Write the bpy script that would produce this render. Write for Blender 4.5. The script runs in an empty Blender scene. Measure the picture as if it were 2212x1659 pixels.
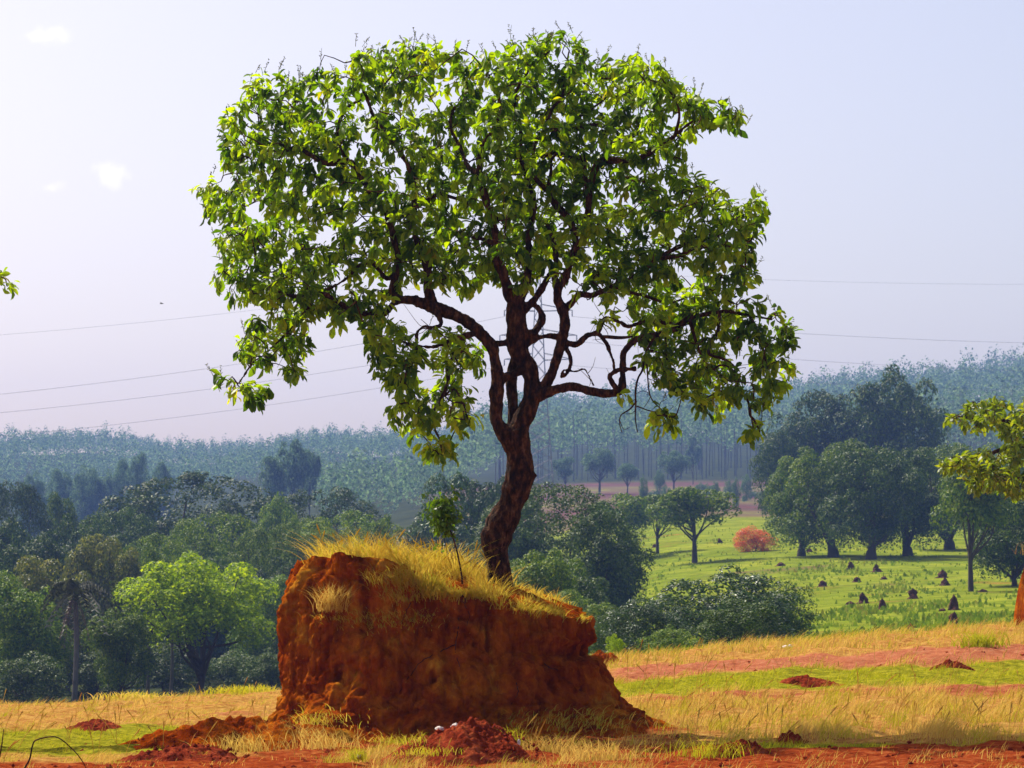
import bpy, math, random
import numpy as np
from mathutils import noise, Vector

S = bpy.context.scene
COL = S.collection
R = math.radians
rng = np.random.default_rng(7)
random.seed(7)

# ------------------------------------------------------------------ camera
CAMZ = 1.8
F = 6273.0                 # focal length in units of a 2212 px wide frame
CX, CY = 1106.0, 829.5
PITCH = math.atan((1250 - CY) / F)
cp, sp = math.cos(PITCH), math.sin(PITCH)

def slope(py):
    v = (CY - np.asarray(py, float)) / F
    return (sp + v * cp) / (cp - v * sp)

def at(px, py, d):
    """the point that is d metres away along +Y on a given line of sight"""
    u = (px - CX) / F
    v = (CY - py) / F
    k = d / (cp - v * sp)
    return np.array([u * k, d, CAMZ + (sp + v * cp) * k])

cam = bpy.data.cameras.new('camera')
cam_o = bpy.data.objects.new('camera', cam)
COL.objects.link(cam_o)
cam_o.location = (0, 0, CAMZ)
cam_o.rotation_euler = (R(90) + PITCH, 0, 0)
cam.sensor_width = 36
cam.lens = 36 * F / 2212
cam.clip_start = 0.5
cam.clip_end = 9000
cam.dof.use_dof = True
cam.dof.focus_distance = 34.5
cam.dof.aperture_fstop = 9
S.camera = cam_o

# ------------------------------------------------------------------ helpers
def tag(o, label=None, cat=None, group=None, kind=None):
    if label: o['label'] = label
    if cat: o['category'] = cat
    if group: o['group'] = group
    if kind: o['kind'] = kind
    return o

def empty(name, loc, label, cat, group=None, rz=0.0):
    o = bpy.data.objects.new(name, None)
    o.empty_display_size = 0.2
    COL.objects.link(o)
    o.location = loc
    o.rotation_euler = (0, 0, rz)
    return tag(o, label, cat, group)

class MB:
    """collects numpy chunks of verts / quads / tris and links ONE mesh object"""
    def __init__(self):
        self.v, self.q, self.t, self.a, self.n = [], [], [], [], 0
        self.mi = []
    def add(self, v, q=None, t=None, attr=0.0, mat=0):
        v = np.asarray(v, float).reshape(-1, 3)
        if q is not None and len(q):
            self.q.append(np.asarray(q, int) + self.n); self.mi.append((4, len(q), mat))
        if t is not None and len(t):
            self.t.append(np.asarray(t, int) + self.n)
        self.v.append(v)
        self.a.append(np.broadcast_to(np.asarray(attr, float), (len(v),)))
        self.n += len(v)
    def mesh(self, name, smooth=True, attr=None):
        v = np.concatenate(self.v)
        q = np.concatenate(self.q) if self.q else np.zeros((0, 4), int)
        t = np.concatenate(self.t) if self.t else np.zeros((0, 3), int)
        me = bpy.data.meshes.new(name)
        me.vertices.add(len(v))
        me.vertices.foreach_set('co', v.astype(np.float32).ravel())
        nl = q.size + t.size
        me.loops.add(nl)
        me.loops.foreach_set('vertex_index', np.concatenate([q.ravel(), t.ravel()]).astype(np.int32))
        me.polygons.add(len(q) + len(t))
        ls = np.concatenate([np.arange(len(q)) * 4, q.size + np.arange(len(t)) * 3]).astype(np.int32)
        lt = np.concatenate([np.full(len(q), 4), np.full(len(t), 3)]).astype(np.int32)
        me.polygons.foreach_set('loop_start', ls)
        me.polygons.foreach_set('loop_total', lt)
        if any(m[2] for m in self.mi):
            mi = np.concatenate([np.full(k, m) for _, k, m in self.mi] + [np.zeros(len(t), int)])
            me.polygons.foreach_set('material_index', mi.astype(np.int32))
        me.update(calc_edges=True)
        me.polygons.foreach_set('use_smooth', np.full(len(me.polygons), smooth))
        if attr:
            al = me.attributes.new(attr, 'FLOAT', 'POINT')
            al.data.foreach_set('value', np.concatenate(self.a).astype(np.float32))
        return me
    def build(self, name, mat, parent=None, smooth=True, attr=None, loc=None):
        return link(name, self.mesh(name, smooth, attr), mat, parent, loc)

def link(name, me, mat, parent=None, loc=None):
    o = bpy.data.objects.new(name, me)
    COL.objects.link(o)
    for m in (mat if isinstance(mat, (list, tuple)) else [mat]):
        me.materials.append(m)
    if loc is not None: o.location = loc
    if parent is not None: o.parent = parent
    return o

def norm(a):
    a = np.asarray(a, float)
    return a / np.maximum(np.linalg.norm(a, axis=-1, keepdims=True), 1e-9)

def catmull(P, n=5):
    """P (m,k) -> smooth resampled polyline"""
    P = np.asarray(P, float)
    if len(P) < 3:
        t = np.linspace(0, 1, n + 1)[:, None]
        return P[0] * (1 - t) + P[-1] * t
    Q = np.vstack([2 * P[0] - P[1], P, 2 * P[-1] - P[-2]])
    out = []
    for i in range(1, len(Q) - 2):
        p0, p1, p2, p3 = Q[i - 1], Q[i], Q[i + 1], Q[i + 2]
        for j in range(n):
            t = j / n
            out.append(0.5 * ((2 * p1) + (-p0 + p2) * t + (2 * p0 - 5 * p1 + 4 * p2 - p3) * t * t
                              + (-p0 + 3 * p1 - 3 * p2 + p3) * t ** 3))
    out.append(P[-1])
    return np.array(out)

def tube(mb, P, rad, k=6, attr=0.0, cap=True):
    P = np.asarray(P, float)
    n = len(P)
    rad = np.broadcast_to(np.asarray(rad, float), (n,))
    T = norm(np.gradient(P, axis=0))
    a = np.array([0.31, 0.27, 0.91]) if abs(T[0, 2]) < 0.8 else np.array([0.9, 0.35, 0.2])
    U = np.zeros((n, 3))
    u = norm(np.cross(T[0], a))
    for i in range(n):
        u = norm(u - T[i] * np.dot(u, T[i])); U[i] = u
    W = np.cross(T, U)
    ang = np.linspace(0, 2 * np.pi, k, endpoint=False)
    V = P[:, None] + rad[:, None, None] * (np.cos(ang)[None, :, None] * U[:, None] + np.sin(ang)[None, :, None] * W[:, None])
    V = V.reshape(-1, 3)
    i = np.arange(n - 1)[:, None] * k
    j = np.arange(k)[None, :]
    j2 = (j + 1) % k
    q = np.stack([i + j, i + j2, i + k + j2, i + k + j], -1).reshape(-1, 4)
    t = None
    if cap:
        V = np.vstack([V, P[0], P[-1]])
        c0, c1 = n * k, n * k + 1
        jj = np.arange(k); j3 = (jj + 1) % k
        t = np.vstack([np.stack([np.full(k, c0), j3, jj], -1),
                       np.stack([np.full(k, c1), (n - 1) * k + jj, (n - 1) * k + j3], -1)])
    mb.add(V, q, t, attr)

def fbm(p, oct=4, H=0.9, lac=2.1):
    return noise.fractal(Vector(p), H, lac, oct)

def rand_unit(n):
    return norm(rng.normal(size=(n, 3)))

# ------------------------------------------------------------------ materials
def mat(name):
    m = bpy.data.materials.new(name); m.use_nodes = True
    m.node_tree.nodes.clear()
    return m, m.node_tree.nodes, m.node_tree.links

def ramp(nodes, stops, interp='LINEAR'):
    r = nodes.new('ShaderNodeValToRGB'); r.color_ramp.interpolation = interp
    e = r.color_ramp.elements
    while len(e) < len(stops): e.new(0.5)
    for el, (p, c) in zip(e, stops):
        el.position = p; el.color = (*c, 1)
    return r

def noise_node(nodes, links, scale, detail=5, rough=0.6, coord='Object', dist=0.0, stretch=None):
    tc = nodes.new('ShaderNodeTexCoord')
    src = tc.outputs[coord]
    if stretch:
        mp = nodes.new('ShaderNodeMapping'); mp.inputs['Scale'].default_value = stretch
        links.new(src, mp.inputs['Vector']); src = mp.outputs['Vector']
    nz = nodes.new('ShaderNodeTexNoise')
    nz.inputs['Scale'].default_value = scale
    nz.inputs['Detail'].default_value = detail
    nz.inputs['Roughness'].default_value = rough
    nz.inputs['Distortion'].default_value = dist
    links.new(src, nz.inputs['Vector'])
    return nz

def bump(nodes, links, h, strength, dist):
    b = nodes.new('ShaderNodeBump')
    b.inputs['Strength'].default_value = strength
    b.inputs['Distance'].default_value = dist
    links.new(h, b.inputs['Height'])
    return b

def leaf_mat(name, stops, tr, trans=0.45, rough=0.4, spec=0.4, hue_obj=0.0, clump=False):
    """stops: leaf colours picked at random for every leaf; tr: tint of the light let through"""
    m, N, L = mat(name)
    g = N.new('ShaderNodeNewGeometry')
    r = ramp(N, stops)
    if clump:
        at_ = N.new('ShaderNodeAttribute'); at_.attribute_name = 'tint'
        mm = N.new('ShaderNodeMix'); mm.inputs['Factor'].default_value = 0.6
        L.new(g.outputs['Random Per Island'], mm.inputs['A']); L.new(at_.outputs['Fac'], mm.inputs['B'])
        L.new(mm.outputs['Result'], r.inputs['Fac'])
    else:
        L.new(g.outputs['Random Per Island'], r.inputs['Fac'])
    col = r.outputs['Color']
    if hue_obj:
        oi = N.new('ShaderNodeObjectInfo')
        hs = N.new('ShaderNodeHueSaturation')
        mr = N.new('ShaderNodeMapRange')
        mr.inputs['To Min'].default_value = 1 - hue_obj; mr.inputs['To Max'].default_value = 1 + hue_obj
        L.new(oi.outputs['Random'], mr.inputs['Value'])
        L.new(mr.outputs['Result'], hs.inputs['Value'])
        L.new(col, hs.inputs['Color']); col = hs.outputs['Color']
    p = N.new('ShaderNodeBsdfPrincipled')
    p.inputs['Roughness'].default_value = rough
    p.inputs['Specular IOR Level'].default_value = spec
    L.new(col, p.inputs['Base Color'])
    mx = N.new('ShaderNodeMix'); mx.data_type = 'RGBA'; mx.blend_type = 'MULTIPLY'
    mx.inputs['Factor'].default_value = 1
    mx.inputs['B'].default_value = (*tr, 1)
    L.new(col, mx.inputs['A'])
    t = N.new('ShaderNodeBsdfTranslucent')
    L.new(mx.outputs['Result'], t.inputs['Color'])
    ms = N.new('ShaderNodeMixShader'); ms.inputs['Fac'].default_value = trans
    L.new(p.outputs[0], ms.inputs[1]); L.new(t.outputs[0], ms.inputs[2])
    o = N.new('ShaderNodeOutputMaterial'); L.new(ms.outputs[0], o.inputs['Surface'])
    return m

M = {}
M['leaf_main'] = leaf_mat('leaf_main', [(0.05, (0.022, 0.060, 0.002)), (0.40, (0.07, 0.15, 0.003)), (0.58, (0.16, 0.27, 0.005)), (0.86, (0.24, 0.35, 0.008)), (1, (0.25, 0.24, 0.012))],
                          (2.4, 2.15, 0.28), 0.58, 0.42, 0.3, clump=True)
M['leaf_right'] = leaf_mat('leaf_right', [(0, (0.07, 0.14, 0.004)), (0.6, (0.13, 0.21, 0.006)), (1, (0.22, 0.28, 0.012))], (1.9, 1.6, 0.6), 0.5, 0.4, 0.3)
M['blossom'] = leaf_mat('blossom', [(0, (0.13, 0.17, 0.03)), (1, (0.24, 0.26, 0.07))], (1.2, 1.1, 0.8), 0.3)
M['leaf_sapling'] = leaf_mat('leaf_sapling', [(0, (0.05, 0.13, 0.006)), (1, (0.12, 0.24, 0.01))], (1.8, 1.5, 0.6), 0.45)
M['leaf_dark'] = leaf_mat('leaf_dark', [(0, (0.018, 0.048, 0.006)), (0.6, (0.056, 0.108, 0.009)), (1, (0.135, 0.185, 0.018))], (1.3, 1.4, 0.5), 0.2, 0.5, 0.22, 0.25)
M['leaf_mid'] = leaf_mat('leaf_mid', [(0, (0.035, 0.085, 0.006)), (0.6, (0.105, 0.185, 0.010)), (1, (0.25, 0.31, 0.018))], (1.5, 1.5, 0.5), 0.25, 0.5, 0.22, 0.25)
M['leaf_olive'] = leaf_mat('leaf_olive', [(0, (0.05, 0.08, 0.012)), (0.6, (0.12, 0.15, 0.02)), (1, (0.24, 0.23, 0.05))], (1.4, 1.3, 0.6), 0.35, 0.45, 0.35, 0.2)
M['leaf_dome'] = leaf_mat('leaf_dome', [(0, (0.02, 0.046, 0.007)), (0.6, (0.048, 0.095, 0.012)), (1, (0.115, 0.165, 0.022))], (1.3, 1.3, 0.5), 0.2, 0.5, 0.2, 0.2)
M['leaf_lime'] = leaf_mat('leaf_lime', [(0, (0.08, 0.16, 0.003)), (0.5, (0.18, 0.29, 0.005)), (1, (0.30, 0.41, 0.010))], (1.9, 1.7, 0.4), 0.48, 0.5, 0.15)
M['leaf_grey'] = leaf_mat('leaf_grey', [(0, (0.022, 0.058, 0.016)), (0.7, (0.055, 0.11, 0.03)), (1, (0.12, 0.18, 0.07))], (1.2, 1.3, 0.6), 0.22, 0.42, 0.35, 0.15)
M['leaf_orange'] = leaf_mat('leaf_orange', [(0, (0.55, 0.13, 0.012)), (0.7, (0.68, 0.20, 0.02)), (1, (0.22, 0.22, 0.04))], (1.3, 1.0, 0.6), 0.4)
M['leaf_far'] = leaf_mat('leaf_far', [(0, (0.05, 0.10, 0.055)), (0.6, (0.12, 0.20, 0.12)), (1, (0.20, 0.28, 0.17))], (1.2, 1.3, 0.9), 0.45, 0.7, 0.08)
M['frond'] = leaf_mat('frond', [(0, (0.035, 0.05, 0.025)), (1, (0.10, 0.11, 0.065))], (1.1, 1.1, 0.8), 0.3, 0.5, 0.3)
M['dead_frond'] = leaf_mat('dead_frond', [(0, (0.10, 0.065, 0.04)), (1, (0.18, 0.12, 0.08))], (1.1, 1, 0.8), 0.3)

def grass_mat(name, straw, green):
    m, N, L = mat(name)
    a = N.new('ShaderNodeAttribute'); a.attribute_name = 'tint'
    r = ramp(N, [(0, straw[0]), (0.45, straw[1]), (0.62, green[0]), (1, green[1])])
    L.new(a.outputs['Fac'], r.inputs['Fac'])
    d = N.new('ShaderNodeBsdfDiffuse'); t = N.new('ShaderNodeBsdfTranslucent')
    L.new(r.outputs['Color'], d.inputs['Color']); L.new(r.outputs['Color'], t.inputs['Color'])
    ms = N.new('ShaderNodeMixShader'); ms.inputs['Fac'].default_value = 0.45
    L.new(d.outputs[0], ms.inputs[1]); L.new(t.outputs[0], ms.inputs[2])
    o = N.new('ShaderNodeOutputMaterial'); L.new(ms.outputs[0], o.inputs['Surface'])
    return m
M['grass'] = grass_mat('grass', [(0.55, 0.33, 0.06), (0.66, 0.49, 0.11)], [(0.54, 0.49, 0.02), (0.34, 0.37, 0.012)])

M['straw'] = grass_mat('straw', [(0.58, 0.38, 0.035), (0.70, 0.56, 0.075)], [(0.54, 0.50, 0.025), (0.33, 0.38, 0.014)])
M['grass_green'] = grass_mat('grass_green', [(0.26, 0.24, 0.035), (0.22, 0.26, 0.025)], [(0.17, 0.25, 0.014), (0.12, 0.20, 0.012)])

def solid(name, stops, scale, bump_s=0.4, bump_d=0.02, rough=0.9, stretch=None, fine=None, spec=0.2):
    m, N, L = mat(name)
    nz = noise_node(N, L, scale, 7, 0.62, stretch=stretch)
    r = ramp(N, stops); L.new(nz.outputs['Fac'], r.inputs['Fac'])
    p = N.new('ShaderNodeBsdfPrincipled')
    p.inputs['Roughness'].default_value = rough
    p.inputs['Specular IOR Level'].default_value = spec
    L.new(r.outputs['Color'], p.inputs['Base Color'])
    nb = noise_node(N, L, fine or scale * 4, 8, 0.65, stretch=stretch)
    b = bump(N, L, nb.outputs['Fac'], bump_s, bump_d)
    L.new(b.outputs['Normal'], p.inputs['Normal'])
    o = N.new('ShaderNodeOutputMaterial'); L.new(p.outputs[0], o.inputs['Surface'])
    return m
M['bark'] = solid('bark', [(0.34, (0.010, 0.004, 0.002)), (0.48, (0.045, 0.017, 0.007)), (0.60, (0.13, 0.052, 0.020)), (0.76, (0.26, 0.15, 0.08))], 17, 1.0, 0.06, 0.95, (1, 1, 0.45), 40)
M['bark_bg'] = solid('bark_bg', [(0.3, (0.035, 0.026, 0.02)), (0.7, (0.10, 0.075, 0.055))], 1.5, 0.5, 0.05)
M['bark_pale'] = solid('bark_pale', [(0.3, (0.07, 0.065, 0.06)), (0.7, (0.17, 0.155, 0.14))], 1.2, 0.4, 0.03)
def soil_mat():
    m, N, L = mat('soil')
    n1 = noise_node(N, L, 1.6, 8, 0.68, dist=0.4)
    n2 = noise_node(N, L, 3.0, 8, 0.7, stretch=(1.6, 1.6, 0.28))
    n3 = noise_node(N, L, 22, 9, 0.8)
    r1 = ramp(N, [(0.28, (0.15, 0.016, 0.001)), (0.44, (0.38, 0.062, 0.003)), (0.57, (0.54, 0.135, 0.006)), (0.70, (0.74, 0.36, 0.03))])
    L.new(n1.outputs['Fac'], r1.inputs['Fac'])
    r2 = ramp(N, [(0.36, (0.30, 0.22, 0.16)), (0.5, (0.85, 0.82, 0.8)), (0.66, (1.35, 1.5, 1.7))]); L.new(n2.outputs['Fac'], r2.inputs['Fac'])
    mx = N.new('ShaderNodeMix'); mx.data_type = 'RGBA'; mx.blend_type = 'MULTIPLY'; mx.inputs['Factor'].default_value = 0.85
    L.new(r1.outputs['Color'], mx.inputs['A']); L.new(r2.outputs['Color'], mx.inputs['B'])
    r3 = ramp(N, [(0.60, (0, 0, 0)), (0.72, (1, 1, 1))]); L.new(n3.outputs['Fac'], r3.inputs['Fac'])
    m2 = N.new('ShaderNodeMix'); m2.data_type = 'RGBA'; L.new(r3.outputs['Color'], m2.inputs['Factor'])
    L.new(mx.outputs['Result'], m2.inputs['A']); m2.inputs['B'].default_value = (0.66, 0.33, 0.06, 1)
    p = N.new('ShaderNodeBsdfDiffuse'); L.new(m2.outputs['Result'], p.inputs['Color'])
    b1 = bump(N, L, n3.outputs['Fac'], 1.0, 0.05); b2 = bump(N, L, n2.outputs['Fac'], 0.8, 0.12); L.new(b1.outputs['Normal'], b2.inputs['Normal'])
    L.new(b2.outputs['Normal'], p.inputs['Normal'])
    o = N.new('ShaderNodeOutputMaterial'); L.new(p.outputs[0], o.inputs['Surface'])
    return m
M['soil'] = soil_mat()
M['soil_red'] = solid('soil_red', [(0.3, (0.10, 0.010, 0.003)), (0.52, (0.24, 0.030, 0.007)), (0.75, (0.42, 0.10, 0.03))], 6, 1.0, 0.05, 1.0, None, 26, 0.05)
M['soil_orange'] = solid('soil_orange', [(0.3, (0.36, 0.07, 0.012)), (0.7, (0.50, 0.16, 0.045))], 0.6, 0.6, 0.2, 1.0, None, 3, 0.05)
M['termite'] = solid('termite', [(0.3, (0.05, 0.024, 0.018)), (0.7, (0.12, 0.055, 0.038))], 2, 0.8, 0.1, 1.0, None, 9, 0.05)
M['stone'] = solid('stone', [(0.3, (0.55, 0.48, 0.42)), (0.7, (0.85, 0.80, 0.74))], 14, 0.6, 0.02, 0.8)
M['steel'] = solid('steel', [(0.3, (0.10, 0.105, 0.115)), (0.7, (0.17, 0.175, 0.185))], 3, 0.1, 0.01, 0.5, spec=0.5)
M['bird'] = solid('bird', [(0.3, (0.02, 0.02, 0.022)), (0.7, (0.05, 0.05, 0.05))], 9, 0.1, 0.01)

# ------------------------------------------------------------------ terrain
PX = np.array([0, 600, 1000, 1330, 1700, 2212], float)
DD = np.array([15, 28, 35, 45, 55, 70, 100, 150, 220, 300, 400, 550, 700, 850, 1100, 1500, 1900, 2600, 3400], float)
PY = np.array([
 [2000, 1662, 1595, 1555, 1527, 1536, 1548, 1535, 1500, 1440, 1380, 1290, 1210, 1150, 1075,  998, 1015, 1070, 1100],
 [2000, 1660, 1590, 1535, 1497, 1506, 1514, 1503, 1478, 1420, 1350, 1240, 1150, 1090, 1045,  985, 1000, 1060, 1100],
 [2000, 1658, 1580, 1500, 1455, 1466, 1482, 1470, 1450, 1370, 1270, 1150, 1085, 1055, 1030,  970,  985, 1060, 1100],
 [2000, 1656, 1572, 1470, 1420, 1431, 1440, 1405, 1330, 1235, 1150, 1100, 1070, 1045, 1010,  955,  970, 1050, 1100],
 [2000, 1656, 1566, 1452, 1388, 1396, 1402, 1368, 1290, 1205, 1140, 1100, 1075, 1045,  992,  905,  918, 1040, 1100],
 [2000, 1656, 1560, 1436, 1347, 1358, 1368, 1333, 1272, 1200, 1150, 1110, 1080, 1040,  970,  862,  876, 1030, 1100]], float)
ZT = CAMZ + slope(PY) * DD[None]
NS, NP = 600, 120
sgrid = np.linspace(np.log(15), np.log(3400), NS)
pgrid = np.linspace(-200, 2412, NP)
ZG = np.zeros((NP, NS))
tmp = np.array([np.interp(sgrid, np.log(DD), ZT[i]) for i in range(len(PX))])
for j in range(NS): ZG[:, j] = np.interp(pgrid, PX, tmp[:, j])
def smooth(A, ax, n, it):
    for _ in range(it):
        P = np.concatenate([np.repeat(A.take([0], ax), n, ax), A, np.repeat(A.take([-1], ax), n, ax)], ax)
        c = np.cumsum(P, ax)
        k = 2 * n + 1
        z = np.zeros_like(c.take([0], ax))
        c = np.concatenate([z, c], ax)
        A = (c.take(range(k, c.shape[ax]), ax) - c.take(range(0, c.shape[ax] - k), ax)) / k
    return A
ZG = smooth(smooth(ZG, 1, 4, 2), 0, 6, 2)

def terrain(x, y):
    x = np.asarray(x, float); y = np.asarray(y, float)
    d = np.clip(y, 15, 3400)
    p = np.clip(CX + F * x / d, -200, 2412)
    s = (np.log(d) - sgrid[0]) / (sgrid[1] - sgrid[0])
    q = (p - pgrid[0]) / (pgrid[1] - pgrid[0])
    i = np.clip(s.astype(int), 0, NS - 2); j = np.clip(q.astype(int), 0, NP - 2)
    fs, fq = s - i, q - j
    z = (ZG[j, i] * (1 - fs) + ZG[j, i + 1] * fs) * (1 - fq) + (ZG[j + 1, i] * (1 - fs) + ZG[j + 1, i + 1] * fs) * fq
    f = np.clip((y - 950) / 400, 0, 1)
    z = z + f * (3.0 * np.sin(x * .021 + 1) + 2.2 * np.sin(x * .047 + y * .004) + 1.4 * np.sin(x * .11))
    # low swells and hummocks
    w = np.clip((y - 26) / 10, 0, 1)
    z = z + w * (0.035 * np.sin(x * 1.9 + y * 0.7) * np.cos(y * 1.3 - x * 0.6) + 0.02 * np.sin(x * 4.1 - y * 2.3)) * np.clip(90 / np.maximum(y, 1), 0, 1)
    return z

def tz(x, y): return float(terrain(np.array([x]), np.array([y]))[0])

def ground_hit(px, py, d0=26, d1=1500):
    ds = np.exp(np.linspace(math.log(d0), math.log(d1), 3000))
    k = (px - CX) / F
    x = k * ds; zr = CAMZ + float(slope(py)) * ds
    hit = np.nonzero(terrain(x, ds) >= zr)[0]
    d = ds[hit[0]] if len(hit) else d1
    return np.array([k * d, d, tz(k * d, d)])

def band(v, a, b, s):
    return np.clip((v - a) / s, 0, 1) * np.clip((b - v) / s, 0, 1)

def wob(x, y, f=1.0):
    return (np.sin(x * 0.9 * f + 1.3) + np.sin(x * 2.3 * f + y * 0.8) * 0.5 + np.sin(y * 1.7 * f + 0.4 * x) * 0.5) / 2

def zones(x, y):
    """bare red soil / lush green / woodland floor amounts of the ground, in world metres"""
    d = y + wob(x, y) * 0.55 - 0.10 * x
    soil = np.zeros_like(d); green = np.zeros_like(d)
    right = np.clip((x - 0.6) / 1.2, 0, 1); left = 1 - right
    soil += right * (band(d + .4 * wob(x, y, 2.3), 20, 30.7, .5) * np.clip((x - 1.0) / 1, 0, 1) + .75 * band(d, 38.6, 40.6, .7) + 0.9 * band(d, 44.8, 49.5, .9))
    soil += left * (band(d, 20, 29.6, .6) * np.clip((-x - 1.7) / 1, 0, 1) + 0.55 * band(d, 41, 45, 1.2) * band(x, -5.6, -2.0, 1.0))
    soil += band(x, -3.4, 2.6, .9) * band(y, 20, 35.4, .8) * 0.62
    green += right * (band(d, 29.4, 31.0, .4) * .8 + band(d, 40.3, 45.2, .6))
    green += left * (band(d, 30.6, 40.5, 1.2) * .85 + band(d, 46, 49, 1.5) * .2)
    far = np.clip((y - 64) / 10, 0, 1)
    px = CX + F * x / np.maximum(y, 15)
    past = far * (1 - np.clip((y - 455) / 25, 0, 1))
    soil *= 1 - far; green *= 1 - far
    dry = 0.5 + 0.5 * np.sin(y * 0.043 + 2.2 * np.sin(x * 0.03)) * np.sin(x * 0.05 + y * 0.012)
    green += past * (0.98 - 0.22 * dry) * np.clip((px - 1000) / 200, 0, 1)
    soil += past * .5 * band(y + 4 * np.sin(x * .11), 262, 282, 6) * band(px, 1450, 1830, 60) + past * .42 * band(y, 228, 240, 5) * band(px, 1700, 2100, 90)
    bare = np.clip((y - 455) / 30, 0, 1) * (1 - np.clip((y - 850) / 30, 0, 1)) * np.clip((px - np.where(y > 600, 900, 800)) / 80, 0, 1)
    soil += bare * np.clip(0.45 + 0.55 * np.sin(y * 0.045 + 1.1 + x * 0.006), 0, 1)
    green += bare * 0.3
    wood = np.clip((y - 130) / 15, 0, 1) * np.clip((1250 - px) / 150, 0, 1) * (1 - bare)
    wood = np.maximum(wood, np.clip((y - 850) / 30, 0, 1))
    return np.clip(soil, 0, 1), np.clip(green, 0, 1), np.clip(wood, 0, 1)

def build_ground():
    ys = np.concatenate([np.linspace(-60, 20, 12), np.arange(22, 66, 0.13), np.exp(np.linspace(math.log(66.5), math.log(2150), 150))])
    xc = np.arange(-9, 9.01, 0.14)
    xo = np.exp(np.linspace(math.log(9.3), math.log(1350), 62))
    xs = np.concatenate([-xo[::-1], xc, xo])
    X, Y = np.meshgrid(xs, ys)
    Z = terrain(X, Y)
    rel = np.zeros_like(Z)
    for (i, j) in zip(*np.nonzero((Y > 25) & (Y < 64) & (np.abs(X) < 9.5))):
        rel[i, j] = 0.05 * fbm((X[i, j] * 2.2, Y[i, j] * 1.6, 0.0), 3)
    Z = Z + rel
    ny, nx = X.shape
    idx = np.arange(ny * nx).reshape(ny, nx)
    q = np.stack([idx[:-1, :-1], idx[:-1, 1:], idx[1:, 1:], idx[1:, :-1]], -1).reshape(-1, 4)
    mb = MB(); mb.add(np.stack([X, Y, Z], -1), q)
    me = mb.mesh('ground')
    s, g, w = zones(X.ravel(), Y.ravel())
    ca = me.color_attributes.new('zone', 'FLOAT_COLOR', 'POINT')
    ca.data.foreach_set('color', np.stack([s, g, w, np.ones_like(s)], -1).astype(np.float32).ravel())
    m, N, L = mat('ground')
    a = N.new('ShaderNodeAttribute'); a.attribute_name = 'zone'
    sep = N.new('ShaderNodeSeparateColor'); L.new(a.outputs['Color'], sep.inputs['Color'])
    n1 = noise_node(N, L, 1.1, 8, 0.7, stretch=(1, 0.7, 1)); n2 = noise_node(N, L, 7, 8, 0.7); n3 = noise_node(N, L, 0.11, 9, 0.72)
    straw = ramp(N, [(0.3, (0.17, 0.05, 0.01)), (0.5, (0.38, 0.19, 0.045)), (0.7, (0.52, 0.33, 0.085))]); L.new(n2.outputs['Fac'], straw.inputs['Fac'])
    grn = ramp(N, [(0.3, (0.06, 0.06, 0.006)), (0.45, (0.17, 0.17, 0.010)), (0.58, (0.30, 0.28, 0.018)), (0.74, (0.44, 0.30, 0.035))]); L.new(n2.outputs['Fac'], grn.inputs['Fac'])
    grf = ramp(N, [(0.3, (0.085, 0.13, 0.010)), (0.48, (0.15, 0.20, 0.014)), (0.62, (0.23, 0.26, 0.025)), (0.78, (0.30, 0.23, 0.05))]); L.new(n3.outputs['Fac'], grf.inputs['Fac'])
    soil0 = ramp(N, [(0.3, (0.10, 0.014, 0.004)), (0.5, (0.25, 0.042, 0.010)), (0.7, (0.40, 0.12, 0.035))]); L.new(n2.outputs['Fac'], soil0.inputs['Fac'])
    soilp = ramp(N, [(0.3, (0.22, 0.055, 0.025)), (0.5, (0.36, 0.12, 0.055)), (0.7, (0.46, 0.21, 0.11))]); L.new(n2.outputs['Fac'], soilp.inputs['Fac'])
    soilf = ramp(N, [(0.35, (0.07, 0.06, 0.04)), (0.5, (0.11, 0.055, 0.05)), (0.66, (0.16, 0.07, 0.062))]); L.new(n3.outputs['Fac'], soilf.inputs['Fac'])
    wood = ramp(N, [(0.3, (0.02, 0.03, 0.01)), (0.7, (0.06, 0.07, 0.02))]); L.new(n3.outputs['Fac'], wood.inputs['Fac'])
    def mix(fac, A, B, k=None):
        mx = N.new('ShaderNodeMix'); mx.data_type = 'RGBA'
        L.new(fac, mx.inputs['Factor']); L.new(A, mx.inputs['A']); L.new(B, mx.inputs['B']); return mx.outputs['Result']
    def fuzzy(w, nz, amt=0.55):
        q1 = N.new('ShaderNodeMath'); q1.operation = 'SUBTRACT'; q1.inputs[1].default_value = 0.5; L.new(nz, q1.inputs[0])
        q2 = N.new('ShaderNodeMath'); q2.operation = 'MULTIPLY_ADD'; q2.inputs[1].default_value = amt * 4; L.new(q1.outputs[0], q2.inputs[0]); L.new(w, q2.inputs[2])
        q3 = N.new('ShaderNodeMapRange'); q3.interpolation_type = 'SMOOTHSTEP'; q3.inputs['From Min'].default_value = 0.25; q3.inputs['From Max'].default_value = 0.75
        L.new(q2.outputs[0], q3.inputs['Value']); return q3.outputs['Result']
    # far pastures take broad patches, the near field fine ones
    geo = N.new('ShaderNodeNewGeometry'); sx = N.new('ShaderNodeSeparateXYZ'); L.new(geo.outputs['Position'], sx.inputs[0])
    fr = N.new('ShaderNodeMapRange'); fr.inputs['From Min'].default_value = 60; fr.inputs['From Max'].default_value = 90; L.new(sx.outputs['Y'], fr.inputs['Value'])
    pr = N.new('ShaderNodeMapRange'); pr.inputs['From Min'].default_value = 34; pr.inputs['From Max'].default_value = 44; L.new(sx.outputs['Y'], pr.inputs['Value'])
    scol = mix(fr.outputs['Result'], mix(pr.outputs['Result'], soil0.outputs['Color'], soilp.outputs['Color']), soilf.outputs['Color'])
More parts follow.
